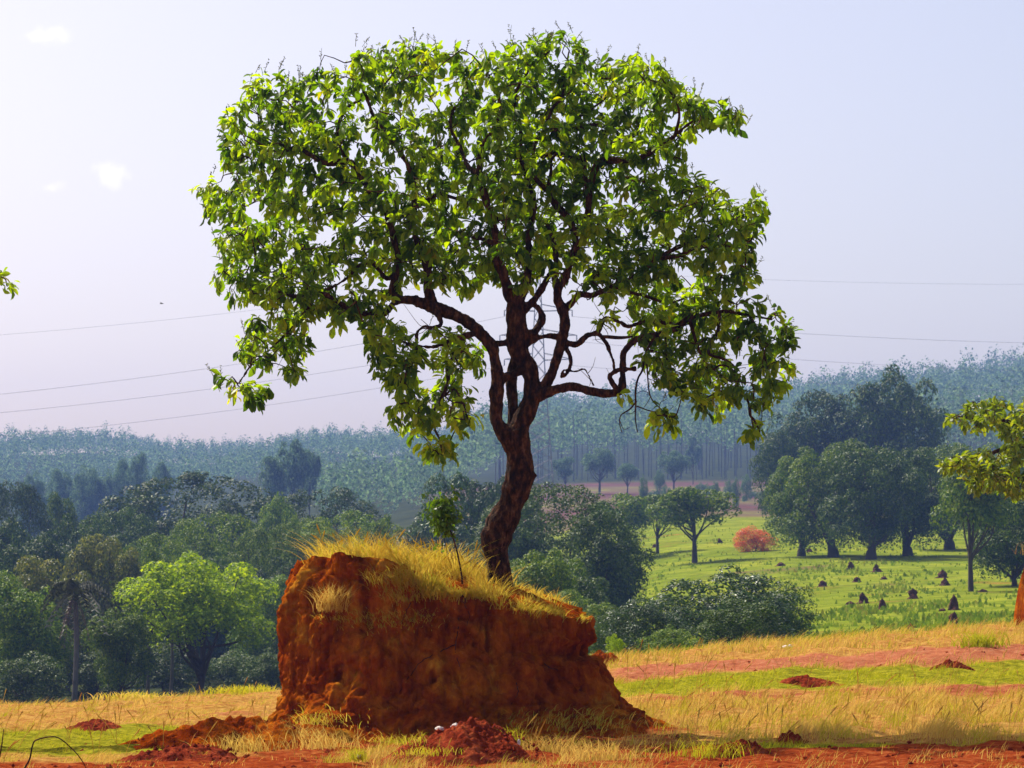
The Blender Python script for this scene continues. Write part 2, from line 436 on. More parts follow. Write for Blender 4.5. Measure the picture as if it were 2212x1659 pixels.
    n5 = noise_node(N, L, 0.55, 8, 0.75); r5 = ramp(N, [(0.32, (0.45, 0.42, 0.4)), (0.5, (0.95, 0.95, 0.9)), (0.68, (1.5, 1.4, 1.2))]); L.new(n5.outputs['Fac'], r5.inputs['Fac'])
    gm = N.new('ShaderNodeMix'); gm.data_type = 'RGBA'; gm.blend_type = 'MULTIPLY'; gm.inputs['Factor'].default_value = 0.8
    L.new(grf.outputs['Color'], gm.inputs['A']); L.new(r5.outputs['Color'], gm.inputs['B'])
    gcol = mix(fr.outputs['Result'], grn.outputs['Color'], gm.outputs['Result'])
    nn = N.new('ShaderNodeMix'); L.new(fr.outputs['Result'], nn.inputs['Factor']); L.new(n1.outputs['Fac'], nn.inputs['A']); L.new(n3.outputs['Fac'], nn.inputs['B'])
    dull = N.new('ShaderNodeRGB'); dull.outputs[0].default_value = (0.13, 0.095, 0.055, 1)
    fr2 = N.new('ShaderNodeMapRange'); fr2.inputs['From Min'].default_value = 420; fr2.inputs['From Max'].default_value = 480; L.new(sx.outputs['Y'], fr2.inputs['Value'])
    sw = mix(fr2.outputs['Result'], straw.outputs['Color'], dull.outputs[0])
    c = mix(fuzzy(sep.outputs['Green'], nn.outputs['Result'], 0.5), sw, gcol)
    c = mix(fuzzy(sep.outputs['Red'], nn.outputs['Result'], 0.45), c, scol)
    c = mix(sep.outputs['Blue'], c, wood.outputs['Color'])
    p = N.new('ShaderNodeBsdfDiffuse'); L.new(c, p.inputs['Color'])
    nb = noise_node(N, L, 16, 8, 0.7); b = bump(N, L, nb.outputs['Fac'], 1.0, 0.05); L.new(b.outputs['Normal'], p.inputs['Normal'])
    o = N.new('ShaderNodeOutputMaterial'); L.new(p.outputs[0], o.inputs['Surface'])
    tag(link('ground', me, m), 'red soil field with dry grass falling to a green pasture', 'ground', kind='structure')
build_ground()

# ------------------------------------------------------------------ the mounds
MC = np.array([(950 - CX) / F * 35, 35.0])       # plan centre of the main mound

def per(tab, th):
    """periodic smooth interpolation of (angle deg, value) pairs"""
    a = np.array([t[0] for t in tab], float); v = np.array([t[1] for t in tab], float)
    a = np.concatenate([a - 360, a, a + 360]); v = np.concatenate([v, v, v])
    x = np.degrees(th) % 360
    i = np.clip(np.searchsorted(a, x) - 1, 0, len(a) - 2)
    t = (x - a[i]) / (a[i + 1] - a[i]); t = t * t * (3 - 2 * t)
    return v[i] * (1 - t) + v[i + 1] * t

RIM_R = [(0, 1.80), (30, 1.85), (60, 1.75), (90, 1.6), (120, 1.75), (150, 1.95), (180, 1.90), (205, 1.92), (225, 1.80), (245, 1.55), (262, 1.38), (285, 1.35), (310, 1.5), (335, 1.70)]
RIM_H = [(0, 1.30), (30, 1.45), (60, 1.66), (90, 1.82), (120, 1.98), (150, 2.05), (175, 2.0), (200, 2.02), (225, 2.08), (243, 2.04), (254, 1.98), (264, 1.62), (280, 1.62), (305, 1.50), (335, 1.36)]
PROF = {  # share of the height -> metres outside the rim
    0: [(0, 1.45), (.05, .98), (.11, .72), (.2, .48), (.34, .33), (.52, .20), (.62, .12), (.67, -.10), (.74, -.08), (.80, .02), (1, 0)],
    90: [(0, 1.0), (.1, .65), (.3, .35), (.6, .15), (1, 0)],
    180: [(0, .50), (.04, .30), (.09, .11), (.18, -.01), (.3, -.03), (.45, .02), (.58, .0), (.72, .03), (.86, -.02), (.94, -.12), (1, -.30)],
    270: [(0, 1.25), (.08, .90), (.2, .62), (.4, .36), (.6, .24), (.8, .12), (1, 0)],
}
def prof(th, z):
    x = np.degrees(th) % 360
    ks = [0, 90, 180, 270, 360]
    i = int(min(x // 90, 3)); t = (x - ks[i]) / 90; t = t * t * (3 - 2 * t)
    pa = PROF[ks[i] % 360]; pb = PROF[ks[i + 1] % 360]
    fa = np.interp(z, [p[0] for p in pa], [p[1] for p in pa]); fb = np.interp(z, [p[0] for p in pb], [p[1] for p in pb])
    return fa * (1 - t) + fb * t

HC = 1.86
def rimh(th):
    return per(RIM_H, np.array([th]))[0] + 0.05 * noise.fractal(Vector((math.cos(th) * 5, math.sin(th) * 5, 2.2)), .7, 2.2, 4)

def mound_top(th, s):
    """s = 1 at the rim, 0 at the centre -> xyz"""
    r = per(RIM_R, np.array([th]))[0] + prof(th, 1.0); h = rimh(th)
    k = s ** 1.5
    z = HC * (1 - k) + h * k - 0.05 * max(0.0, (s - .86) / .14) ** 2
    return np.array([MC[0] + math.cos(th) * r * s, MC[1] + math.sin(th) * r * s, z])

def mound_side(th, zf):
    r = per(RIM_R, np.array([th]))[0]; h = rimh(th)
    r = r + prof(th, zf)
    x, y = MC[0] + math.cos(th) * r, MC[1] + math.sin(th) * r
    z0 = tz(x, y) - 0.06
    return np.array([x, y, z0 + (h - z0) * zf])

def mound_disp(p, side):
    q = Vector((p[0], p[1], p[2] * 0.75))
    a = noise.fractal(q * 1.7, 0.9, 2.1, 3) * 0.12
    b = noise.fractal(q * 5.5 + Vector((7, 3, 1)), 0.6, 2.2, 5) * 0.026
    c = noise.fractal(Vector((p[0] * 16, p[1] * 16, p[2] * 9)), 0.6, 2.2, 3) * 0.016
    if not side: return a * 0.3 + b * 0.5 + c
    # broken blocks with crisp cracks between them, rain gullies and small holes
    w = q + Vector((noise.noise(q * 3), noise.noise(q * 3 + Vector((9, 0, 0))), noise.noise(q * 3 + Vector((0, 9, 0))))) * 0.12
    d1 = noise.voronoi(w * 3.1)[0]; d2 = noise.voronoi(w * 8.0 + Vector((3, 1, 4)))[0]
    blk = -0.06 * d1[0] - 0.035 * max(0.0, 0.10 - (d1[1] - d1[0])) / 0.10 - 0.022 * d2[0] - 0.012 * max(0.0, 0.12 - (d2[1] - d2[0])) / 0.12
    gully = -0.05 * max(0.0, 0.22 - abs(noise.noise(Vector((p[0] * 4.2, p[1] * 4.2, p[2] * 0.8))))) / 0.22
    hole = -0.08 * max(0.0, noise.noise(Vector((p[0] * 6, p[1] * 6, p[2] * 7 + 4))) - .42) / .3
    return a + b + c + blk + gully + hole + 0.05

def build_mound():
    nt = 520; rows = []
    ths = np.linspace(0, 2 * np.pi, nt, endpoint=False)
    zf = np.concatenate([[-0.05], np.linspace(0, 0.12, 12), np.linspace(0.135, 0.97, 110), [0.985, 1.0]])
    for f in zf:
        row = []
        for th in ths:
            p = mound_side(th, max(f, 0))
            if f < 0: p[2] -= 0.25
            n = np.array([math.cos(th), math.sin(th), 0.15])
            w = 1.0 if f > 0.1 else 0.25 + 0.75 * max(f, 0) / 0.1
            p = p + n * mound_disp(p, True) * w
            row.append(p)
        rows.append(row)
    for s in np.linspace(0.985, 0.04, 42):
        row = []
        for th in ths:
            p = mound_top(th, s)
            # the lip follows the broken edge of the side
            k = max(0.0, (s - 0.8) / 0.2)
            d1 = mound_disp(p, True); n = np.array([math.cos(th), math.sin(th), 0.15])
            p = p + n * d1 * k + np.array([0, 0, 1.0]) * mound_disp(p, False) * (1 - k)
            row.append(p)
        rows.append(row)
    V = np.array(rows); nr = len(rows)
    idx = np.arange(nr * nt).reshape(nr, nt)
    nx = np.roll(idx, -1, 1)
    q = np.stack([idx[:-1], nx[:-1], nx[1:], idx[1:]], -1).reshape(-1, 4)
    mb = MB(); V = V.reshape(-1, 3)
    c = np.array([[MC[0], MC[1], HC]])
    V = np.vstack([V, c]); last = idx[-1]
    t = np.stack([last, np.roll(last, -1), np.full(nt, len(V) - 1)], -1)
    mb.add(V, q, t)
    o = mb.build('earth_mound', M['soil'])
    tag(o, 'tall crumbling mound of orange red earth with the big tree growing on top', 'earth mound')
    return o
mound = build_mound()

def project(p):
    p = np.asarray(p, float)
    y = p[..., 1]; z = p[..., 2] - CAMZ
    dep = y * cp + z * sp; v = (-y * sp + z * cp) / dep
    return CX + F * p[..., 0] / dep, CY - F * v

# roots hanging on the cut face
def face_point(px, py):
    """point on the front of the mound for a line of sight"""
    best, bp = 1e9, None
    for th in np.radians(np.arange(185, 356, 1.5)):
        for f in np.arange(0.0, 1.001, 0.02):
            p = mound_side(th, f)
            a, b = project(p)
            e = (a - px) ** 2 + (b - py) ** 2
            if e < best: best, bp, bt = e, p, th
    p = bp + np.array([math.cos(bt), math.sin(bt), 0.15]) * mound_disp(bp, True)
    return p, bt

def build_roots():
    for pts, r in [([(1000, 1265), (1003, 1300), (996, 1335), (990, 1370), (985, 1400), (993, 1440)], .008),
                   ([(1000, 1300), (1012, 1330), (1006, 1360)], .005),
                   ([(985, 1395), (950, 1408), (915, 1430), (885, 1465), (860, 1490)], .007),
                   ([(1110, 1480), (1106, 1500), (1108, 1516)], .007),
                   ([(1180, 1430), (1190, 1444), (1205, 1448)], .006),
                   ([(890, 1300), (880, 1330), (868, 1350)], .005)]:
        mb = MB(); P = []
        for a, b in pts:
            p, th = face_point(a, b)
            P.append(p + np.array([math.cos(th), math.sin(th), 0.1]) * 0.015)
        P = catmull(P, 5); P = P + rng.normal(0, 0.006, P.shape)
        tube(mb, P, np.linspace(r, r * 0.5, len(P)), 5)
        o = mb.build('root', M['bark'], mound)
build_roots()

def heap(name, px, py, w, h, mat_, label, cat='earth heap', depth=None, d=None, seed=0, group=None, n=130, peak=0.0, rough=1.0, p=2.0):
    """a low lumpy heap of loose earth: w wide, h high in metres"""
    c = ground_hit(px, py) if d is None else np.array([(px - CX) / F * d, d, tz((px - CX) / F * d, d)])
    dp = depth or w * 0.7
    mb = MB()
    nr = n // 2
    th = np.linspace(0, 2 * np.pi, n, endpoint=False)
    V = []
    for i in range(nr + 1):
        s = i / nr
        for a in th:
            k = 1 + 0.32 * noise.fractal(Vector((math.cos(a) * 1.3 + seed, math.sin(a) * 1.3, seed * 3.1)), .8, 2.2, 4)
            x = math.cos(a) * s * w / 2 * k + peak * w * (1 - s); y = math.sin(a) * s * dp / 2 * k
            z = h * (1 - s ** p) ** 1.15
            q = Vector((x / w * 6 + seed * 5, y / w * 6, z / max(h, .01)))
            z += h * rough * (1 - s ** 2) * (0.32 * noise.fractal(q, 0.7, 2.2, 5) + 0.10 * noise.noise(q * 5)) + (1 - s ** 4) * (0.022 * noise.noise(Vector((x * 13, y * 13, seed))) + 0.012 * noise.noise(Vector((x * 31, y * 31, seed))))
            gz = tz(c[0] + x, c[1] + y) - c[2]
            V.append((x, y, gz + z - 0.05 * s - 0.10 * h * (s > 0.98)))
    idx = np.arange((nr + 1) * n).reshape(nr + 1, n); nx = np.roll(idx, -1, 1)
    q = np.stack([idx[:-1], idx[1:], nx[1:], nx[:-1]], -1).reshape(-1, 4)
    mb.add(np.array(V), q)
    o = mb.build(name, mat_, loc=tuple(c))
    return tag(o, label, cat, group)

front_heap = heap('earth_heap', 1010, 1640, 1.75, 0.36, M['soil_red'], 'low dark red heap of loose soil in front of the big mound with white stones', depth=1.5, d=29.0, seed=3)
heap('earth_heap', 540, 1622, 2.9, 0.30, M['soil'], 'orange brown spill of loose soil at the left foot of the big mound', depth=1.6, d=32.4, seed=14, rough=1.3)
heap('earth_heap', 410, 1650, 1.5, 0.16, M['soil_red'], 'flat dark red heap of crumbled soil left of the big mound foot', depth=0.9, d=29.6, seed=9)
heap('earth_heap', 212, 1572, 0.95, 0.10, M['soil_red'], 'thin dark red soil ridge lying in the yellow grass at left', depth=0.6, seed=5)
heap('earth_heap', 1300, 1421, 0.75, 0.22, M['soil'], 'small pale red earth heap on the field edge right of the big mound', depth=0.6, d=53, seed=6)
heap('earth_heap', 1745, 1478, 1.35, 0.11, M['soil_red'], 'long dark red earth ridge between the green strip and the dry grass', depth=0.6, seed=7)
heap('earth_heap', 2050, 1444, 0.8, 0.12, M['soil_red'], 'short dark red earth heap in the green strip at far right', depth=0.5, seed=8)
heap('earth_heap', 1590, 1632, 0.85, 0.15, M['soil_red'], 'dark earth clod heap on the bare soil at lower right', depth=0.5, seed=11)
heap('earth_heap', 1705, 1606, 0.42, 0.12, M['soil_red'], 'tiny dark earth clod beside the green grass at lower right', depth=0.4, seed=12)

# white stones
def stone(px, py, d, w, h, label, seed, on=None):
    c = at(px, py, d)
    if on is None: c = ground_hit(px, py)
    mb = MB(); n = 18; V = []
    for i in range(n // 2 + 1):
        t = math.pi * i / (n // 2)
        for j in range(n):
            a = 2 * math.pi * j / n
            v = Vector((math.sin(t) * math.cos(a), math.sin(t) * math.sin(a), math.cos(t)))
            k = 1 + 0.35 * noise.fractal(v * 1.6 + Vector((seed * 7.7, 0, 0)), 0.8, 2.2, 3)
            V.append((v.x * k * w / 2, v.y * k * w * 0.4, v.z * k * h / 2))
    idx = np.arange((n // 2 + 1) * n).reshape(-1, n); nx = np.roll(idx, -1, 1)
    mb.add(np.array(V), np.stack([idx[:-1], idx[1:], nx[1:], nx[:-1]], -1).reshape(-1, 4))
    o = mb.build('stone', M['stone'], smooth=False, loc=tuple(c))
    o.rotation_euler = (0.2, 0.3 * math.sin(seed), seed)
    tag(o, label, 'stone')
stone(984, 1571, 29.0, 0.105, 0.075, 'larger white stone perched on the crest of the dark red heap', 1, True)
stone(950, 1575, 29.0, 0.10, 0.05, 'smaller pinkish white stone beside the larger one on the red heap', 2, True)
stone(583, 1586, 33.6, 0.18, 0.06, 'pale flat stone lying on the left foot of the big mound', 3, True)
stone(1121, 1604, 29.0, 0.035, 0.06, 'little white stone by the green sprig right of the red heap', 4, True)
stone(775, 1634, 28.6, 0.06, 0.035, 'little white stone in the grass at the lower left of the red heap', 5, True)
stone(1697, 1398, 50, 0.22, 0.08, 'small pale stone on the pink soil strip behind the mound', 6)

# ------------------------------------------------------------------ grass
def blades(mb, root, h, w, lean, tint, curl=0.5, seg=3):
    """root (n,3); ribbons that bend towards lean (n,3)"""
    n = len(root)
    face = rng.uniform(0, 2 * np.pi, n)
    side = np.stack([np.cos(face), np.sin(face) * 0.5, np.zeros(n)], -1)
    V = np.zeros((n, 2 * seg + 1, 3))
    for i in range(seg + 1):
        t = i / seg
        c = root + np.stack([lean[:, 0] * t ** 1.8 * h * curl, lean[:, 1] * t ** 1.8 * h * curl, h * (t - curl * 0.35 * np.abs(lean[:, 2]) * t ** 3)], -1)
        ww = (w * (1 - t) ** 0.7 * 0.5)[:, None]
        if i < seg:
            V[:, 2 * i] = c - side * ww; V[:, 2 * i + 1] = c + side * ww
        else: V[:, 2 * seg] = c
    b = np.arange(n)[:, None] * (2 * seg + 1)
    q = np.concatenate([b + np.array([[2 * i, 2 * i + 1, 2 * i + 3, 2 * i + 2]]) for i in range(seg - 1)])
    t = b + np.array([[2 * seg - 2, 2 * seg - 1, 2 * seg]])
    mb.add(V.reshape(-1, 3), q, t, np.repeat(tint, 2 * seg + 1))

def lean_dirs(n, bias=(0, 0, 0), spread=1.0):
    a = rng.uniform(0, 2 * np.pi, n)
    m = rng.uniform(0.2, 1.0, n) * spread
    return np.stack([np.cos(a) * m + bias[0], np.sin(a) * m + bias[1], m], -1)

def build_field_grass():
    mb = MB()
    n = 300000
    d = 1 / rng.uniform(1 / 62, 1 / 26.5, n)
    px = rng.uniform(-60, 2270, n)
    x = (px - CX) / F * d
    s, g, w = zones(x, d)
    cl = np.array([noise.noise(Vector((a * 1.6, b * 1.1, 3.3))) for a, b in zip(x, d)])
    cl2 = np.array([noise.noise(Vector((a * 5, b * 3.5, 9.3))) for a, b in zip(x, d)])
    p = np.clip((1 - s * 1.15) * (0.36 + 1.7 * cl + 1.3 * cl2) + 0.04, 0, 1)
    inside = ((x - MC[0]) / 1.9) ** 2 + ((d - MC[1]) / 1.6) ** 2 < 1
    keep = (rng.uniform(size=n) < p) & ~inside
    x, d, s, g, cl, cl2 = [a[keep] for a in (x, d, s, g, cl, cl2)]
    n = len(x)
    h = (0.07 + 0.10 * rng.random(n) + 0.12 * np.clip(cl, 0, 1)) * (1 - 0.3 * g)
    tall = (x > 0.8) & (d > 30) & (d < 40) & (g < 0.4)
    h = np.where(tall, h * 1.35, h) * .85
    h = np.where(x < -1.5, h * 0.6, h)
    crest = (d > 51) & (g < .4)
    h = np.where(crest, h * 1.35, h)
    tint = np.clip(np.where(g > 0.45, 0.62 + 0.38 * rng.random(n), 0.48 * rng.random(n) + 0.40 * (cl2 > 0.22)), 0, 1)
    root = np.stack([x, d, terrain(x, d) - 0.03], -1)
    c3 = np.array([noise.noise(Vector((a * 2.7, b * 2.0, 21))) for a, b in zip(x, d)])
    h = h * np.clip(1 + 1.3 * c3, .35, 1.9)
    ld = lean_dirs(n, (0.2, 0, 0)) + np.stack([1.6 * c3, 1.2 * cl2, np.zeros(n)], -1)
    blades(mb, root, h, rng.uniform(.005, .013, n) * np.clip(d / 34, 0.9, 1.5), ld, tint, 0.7)
    o = mb.build('field_grass', M['grass'], smooth=True, attr='tint')
    tag(o, 'dry yellow and green grass spread over the red field', 'grass', kind='stuff')
    # taller lone stalks with seed heads
    mb = MB(); n = 900
    d = 1 / rng.uniform(1 / 52, 1 / 28, n); px = rng.uniform(-60, 2270, n); x = (px - CX) / F * d
    s, g, w = zones(x, d); k = (rng.random(n) < (1 - s) * np.where(x > 0, .8, .3)) & ~(((x - MC[0]) / 2.2) ** 2 + ((d - MC[1]) / 1.8) ** 2 < 1)
    for a, b in zip(x[k], d[k]):
        c = np.array([a, b, tz(a, b)]); L_ = rng.uniform(.22, .5); e = norm(np.array([rng.normal(.15, .25), rng.normal(0, .25), 1.0]))
        P = catmull(np.array([c, c + e * L_ * .5, c + e * L_ + [e[0] * .14, 0, -.03]]), 4)
        tube(mb, P, np.r_[np.full(len(P) - 3, .0028), [.005, .008, .003]], 4, rng.uniform(0, .3), cap=False)
    tag(mb.build('grass_stalks', M['grass'], attr='tint'), 'tall dry seed stalks standing among the field grass', 'grass', kind='stuff')
build_field_grass()

def build_mound_grass():
    mb = MB()
    roots, hs, tn, ln = [], [], [], []
    for _ in range(1500):
        th = rng.uniform(0, 2 * np.pi); sc_ = math.sqrt(rng.random()) * 0.985
        p = mound_top(th, sc_)
        px, py = project(p)
        a = noise.noise(Vector((p[0] * 2.2, p[1] * 2.2, 1.7)))
        w = 0.30 + 1.75 * a
        if px > 1090: w *= 0.4
        if px < 655: w *= 0.3
        if sc_ > .9 and px < 860: w *= .25
        if rng.random() > w: continue
        tall = 1.0 + 0.6 * math.exp(-((px - 785) / 60) ** 2) + 0.55 * math.exp(-((px - 945) / 60) ** 2) + 0.25 * math.exp(-((px - 690) / 25) ** 2)
        tall *= (0.6 if px > 1090 else 1) * rng.uniform(.45, 1.25)
        cl = rng.normal(0, .45, 2) + np.array([-.05, -.2]); base_t = rng.random() ** 1.5 * .55 + (.35 if rng.random() < .14 else 0)
        for _ in range(rng.integers(6, 26)):
            o = rng.normal(0, .045, 2)
            roots.append(p + [o[0], o[1], -.03]); hs.append((0.08 + 0.30 * rng.random() ** 1.2) * tall)
            ln.append([cl[0] + o[0] * 12 + rng.normal(0, .25), cl[1] + o[1] * 12 + rng.normal(0, .25), rng.uniform(.3, 1.5)])
            tn.append(np.clip(base_t + rng.normal(0, .12), 0, 1))
    n = len(roots)
    ld = np.array(ln)
    blades(mb, np.array(roots), np.array(hs), rng.uniform(0.006, 0.017, n), ld, np.array(tn), 0.85, 4)
    for _ in range(70):
        th = rng.uniform(0, 2 * np.pi); p = mound_top(th, math.sqrt(rng.random()) * .95)
        if project(p)[0] > 1080: continue
        L_ = rng.uniform(.3, .55); d_ = norm(np.array([rng.normal(-.1, .45), rng.normal(0, .3), 1.0]))
        q = np.array([p, p + d_ * L_ * .5, p + d_ * L_ + [d_[0] * .12, 0, -.04]])
        q = catmull(q, 4); tube(mb, q, np.r_[np.full(6, .003), [.005, .010, .004]], 4, .12, cap=False)
    # straw hanging over the lip and patches on the ledges of the face
    roots, hs, tn, ln = [], [], [], []
    for (px, py, sx, sy, cnt, hh) in [(905, 1262, 45, 18, 800, .19), (870, 1290, 25, 12, 240, .12), (960, 1275, 40, 14, 420, .13), (1015, 1285, 18, 10, 140, .12), (800, 1335, 55, 14, 320, .09), (860, 1345, 40, 16, 260, .08),
                                       (1010, 1268, 40, 10, 260, .12), (1160, 1292, 40, 10, 260, .13), (1215, 1318, 30, 8, 200, .12), (1255, 1340, 14, 6, 90, .10), (740, 1325, 30, 10, 130, .08),
                                       (700, 1560, 40, 22, 200, .12), (640, 1600, 50, 20, 260, .12), (900, 1330, 40, 14, 120, .07), (760, 1600, 60, 22, 300, .11), (560, 1600, 50, 12, 160, .12), (1180, 1540, 60, 16, 140, .10), (1260, 1560, 60, 14, 240, .14)]:
        c, th0 = face_point(px, py)
        for _ in range(cnt):
            # walk on the face around that spot
            dth = rng.normal(0, sx / 179 / 1.8); df = rng.normal(0, sy / 179 / 1.8)
            th = th0 + dth
            h = rimh(th)
            f = (c[2] + df) / h
            if f > 1.0:
                p = mound_top(th, max(0.75, 1 - (f - 1) * 2))
            else:
                p = mound_side(th, max(0.02, f))
            p = p + np.array([math.cos(th), math.sin(th), 0.15]) * (mound_disp(p, True) - 0.01)
            roots.append(p); hs.append(hh * rng.uniform(0.5, 1.6)); tn.append(min(1, 0.5 * rng.random() + (0.45 if rng.random() < .22 else 0)))
            ln.append([math.cos(th) * 0.9 + rng.normal(0, .5), math.sin(th) * 0.9 + rng.normal(0, .5), 1.2])
    blades(mb, np.array(roots), np.array(hs), rng.uniform(0.006, 0.014, len(roots)), np.array(ln), np.array(tn), 1.0, 4)
    o = mb.build('mound_grass', M['straw'], attr='tint')
    tag(o, 'long golden grass growing over the top and ledges of the big mound', 'grass', kind='stuff')
build_mound_grass()

def tuft(px, py, p, n, h, label, tint=(0, .45), spread=0.10, lean=(0, -0.5, 0), name='grass_tuft', w=0.009, group=None):
    mb = MB()
    root = np.stack([rng.normal(0, spread * 0.4, n), rng.normal(0, spread * 0.3, n), rng.uniform(-0.03, 0.02, n)], -1)
    ld = lean_dirs(n, lean, 1.3)
    blades(mb, root, h * rng.uniform(0.5, 1.2, n), rng.uniform(0.6, 1.2, n) * w, ld, rng.uniform(*tint, n), 0.9, 4)
    o = mb.build(name, M['grass'], attr='tint', loc=tuple(p))
    return tag(o, label, 'grass tuft', group)
p, th = face_point(722, 1318)
tuft(0, 0, p, 260, 0.36, 'pale golden tussock clinging to the front left face of the big mound', spread=0.22)
p, th = face_point(690, 1570); tuft(0, 0, p, 120, 0.2, 'yellow green tussock on the left foot of the big mound', (0.3, .8), 0.25)
tuft(0, 0, at(772, 1640, 28.6), 90, 0.14, 'bright green tussock at the lower left of the red heap', (0.7, 1), 0.12)
tuft(0, 0, at(1113, 1603, 29.2), 60, 0.2, 'bright yellow green sprig right of the red heap crest', (0.6, .9), 0.10)
tuft(0, 0, at(890, 1605, 28.9), 130, 0.12, 'pale green grass tuft on the left slope of the red heap', (0.45, .9), 0.35)
tuft(0, 0, at(920, 1628, 28.2), 160, 0.09, 'flat green grass tuft at the near foot of the red heap', (0.5, .95), 0.45)
for k_, (a_, b_, d_, tn_, lab_) in enumerate([(640, 1600, 32.2, (.1, .5), 'straw coloured tussock on top of the soil spill at the mound foot'), (520, 1632, 31.6, (.0, .5), 'small straw tussock on the near side of the soil spill'), (700, 1625, 31.5, (.0, .45), 'dry yellow tussock between the soil spill and the red heap'), (1175, 1610, 30.2, (.0, .4), 'tall pale dry tussock right of the red heap'), (1300, 1640, 29, (.0, .5), 'wide pale dry tussock at the bottom right of the red heap'), (1530, 1625, 29.5, (.6, 1), 'green tussock in front of the dark earth clod heap')]):
    p_ = at(a_, b_, d_); p_[2] = max(tz(p_[0], p_[1]), p_[2]) if k_ < 2 else tz(p_[0], p_[1])
    tuft(0, 0, p_, 240, .24, lab_, tn_, .5)
tuft(0, 0, ground_hit(2115, 1397), 260, 0.30, 'dark green low tussock on the right end of the pink soil strip', (0.9, 1), 0.5, w=0.02)
tuft(0, 0, ground_hit(435, 1645), 70, 0.12, 'bright green tuft on the flat red heap at lower left', (0.75, 1), 0.12)
tuft(0, 0, ground_hit(530, 1500), 420, 0.22, 'olive shrubby tussock on the field edge left of the mound', (0.5, .9), 0.8, w=0.03)
tuft(0, 0, ground_hit(300, 1512), 420, 0.2, 'brownish green tussock on the field edge below the lime green tree', (0.3, .8), 0.9, w=0.03)

# dry arching stems at lower left
def dry_stem(pts, label):
    mb = MB()
    P = catmull([at(a, b, d) for a, b, d in pts], 6)
    c = P[0].copy()
    tube(mb, P - c, np.linspace(0.010, 0.004, len(P)), 5)
    tag(mb.build('dry_stem', M['bark'], loc=tuple(c)), label, 'dry stem')
dry_stem([(48, 1668, 27.8), (64, 1640, 27.8), (70, 1612, 27.8), (80, 1598, 27.8), (120, 1592, 27.8), (150, 1612, 27.8), (175, 1640, 27.8), (192, 1672, 27.8)], 'thin bare stem arching over the soil in the lower left corner')
dry_stem([(-4, 1650, 27.5), (3, 1615, 27.5), (8, 1575, 27.5)], 'short upright dry stem at the left frame edge')

def build_clods():
    mb = MB(); n = 5200
    d = 1 / rng.uniform(1 / 54, 1 / 27, n); px = rng.uniform(-40, 2250, n); x = (px - CX) / F * d
    so, g, w = zones(x, d)
    near = np.exp(-(((x - MC[0]) / 2.9) ** 2 + ((d - 33.0) / 2.2) ** 2))
    k = rng.random(n) < np.clip(so * .55 + near * .8 + .03, 0, 1)
    x, d = x[k], d[k]; z = terrain(x, d)
    base = np.array([[1, 0, 0], [-1, 0, 0], [0, 1, 0], [0, -1, 0], [0, 0, 1], [0, 0, -1]], float)
    tr = np.array([[0, 2, 4], [2, 1, 4], [1, 3, 4], [3, 0, 4], [2, 0, 5], [1, 2, 5], [3, 1, 5], [0, 3, 5]])
    for a, b, c in zip(x, d, z):
        r = 0.008 + 0.04 * rng.random() ** 6
        v = base * rng.uniform(.6, 1.3, (6, 3)) * r * np.array([1, 1, .7])
        an = rng.uniform(0, 6.3); ca, sa = math.cos(an), math.sin(an)
        v = v @ np.array([[ca, sa, 0], [-sa, ca, 0], [0, 0, 1]])
        mb.add(v + [a, b, c + r * .2], None, tr)
    for hx, hd, hw, hh, cnt in ((1010, 29.0, 1.75, .36, 420), (540, 32.4, 2.9, .30, 300), (410, 29.6, 1.5, .16, 160)):
        cx = (hx - CX) / F * hd
        for _ in range(cnt):
            a = rng.uniform(0, 6.28); q_ = math.sqrt(rng.random()) * .95
            X_, Y_ = cx + math.cos(a) * q_ * hw / 2, hd + math.sin(a) * q_ * hw * .33
            r = 0.006 + 0.026 * rng.random() ** 5
            v = base * rng.uniform(.6, 1.3, (6, 3)) * r
            mb.add(v + [X_, Y_, tz(X_, Y_) + hh * (1 - q_ ** 2) ** 1.15 + r * .3], None, tr)
    tag(mb.build('soil_clods', M['soil_red'], smooth=False), 'crumbs and clods of red soil strewn over the bare ground', 'soil clods', kind='stuff')
build_clods()

def build_pasture_grass():
    mb = MB(); n = 60000
    d = 1 / rng.uniform(1 / 430, 1 / 75, n); px = rng.uniform(1300, 2250, n); x = (px - CX) / F * d
    a = np.array([noise.noise(Vector((u * .12, v * .05, 4.4))) for u, v in zip(x, d)]) + .8 * np.array([noise.noise(Vector((u * .5, v * .2, 6.6))) for u, v in zip(x, d)])
    k = rng.random(n) < np.clip(.1 + 1.3 * a, .02, 1)
    x, d, a = x[k], d[k], a[k]; m = len(x)
    root = np.stack([x, d, terrain(x, d) - .02], -1)
    blades(mb, root, rng.uniform(.12, .45, m), rng.uniform(.10, .35, m), lean_dirs(m), np.clip(.75 + .2 * rng.normal(size=m) - .3 * (a > .55), 0, 1), .5, 2)
    tag(mb.build('pasture_grass', M['grass_green'], attr='tint'), 'scattered rough grass tussocks over the green pasture', 'grass', kind='stuff')
build_pasture_grass()

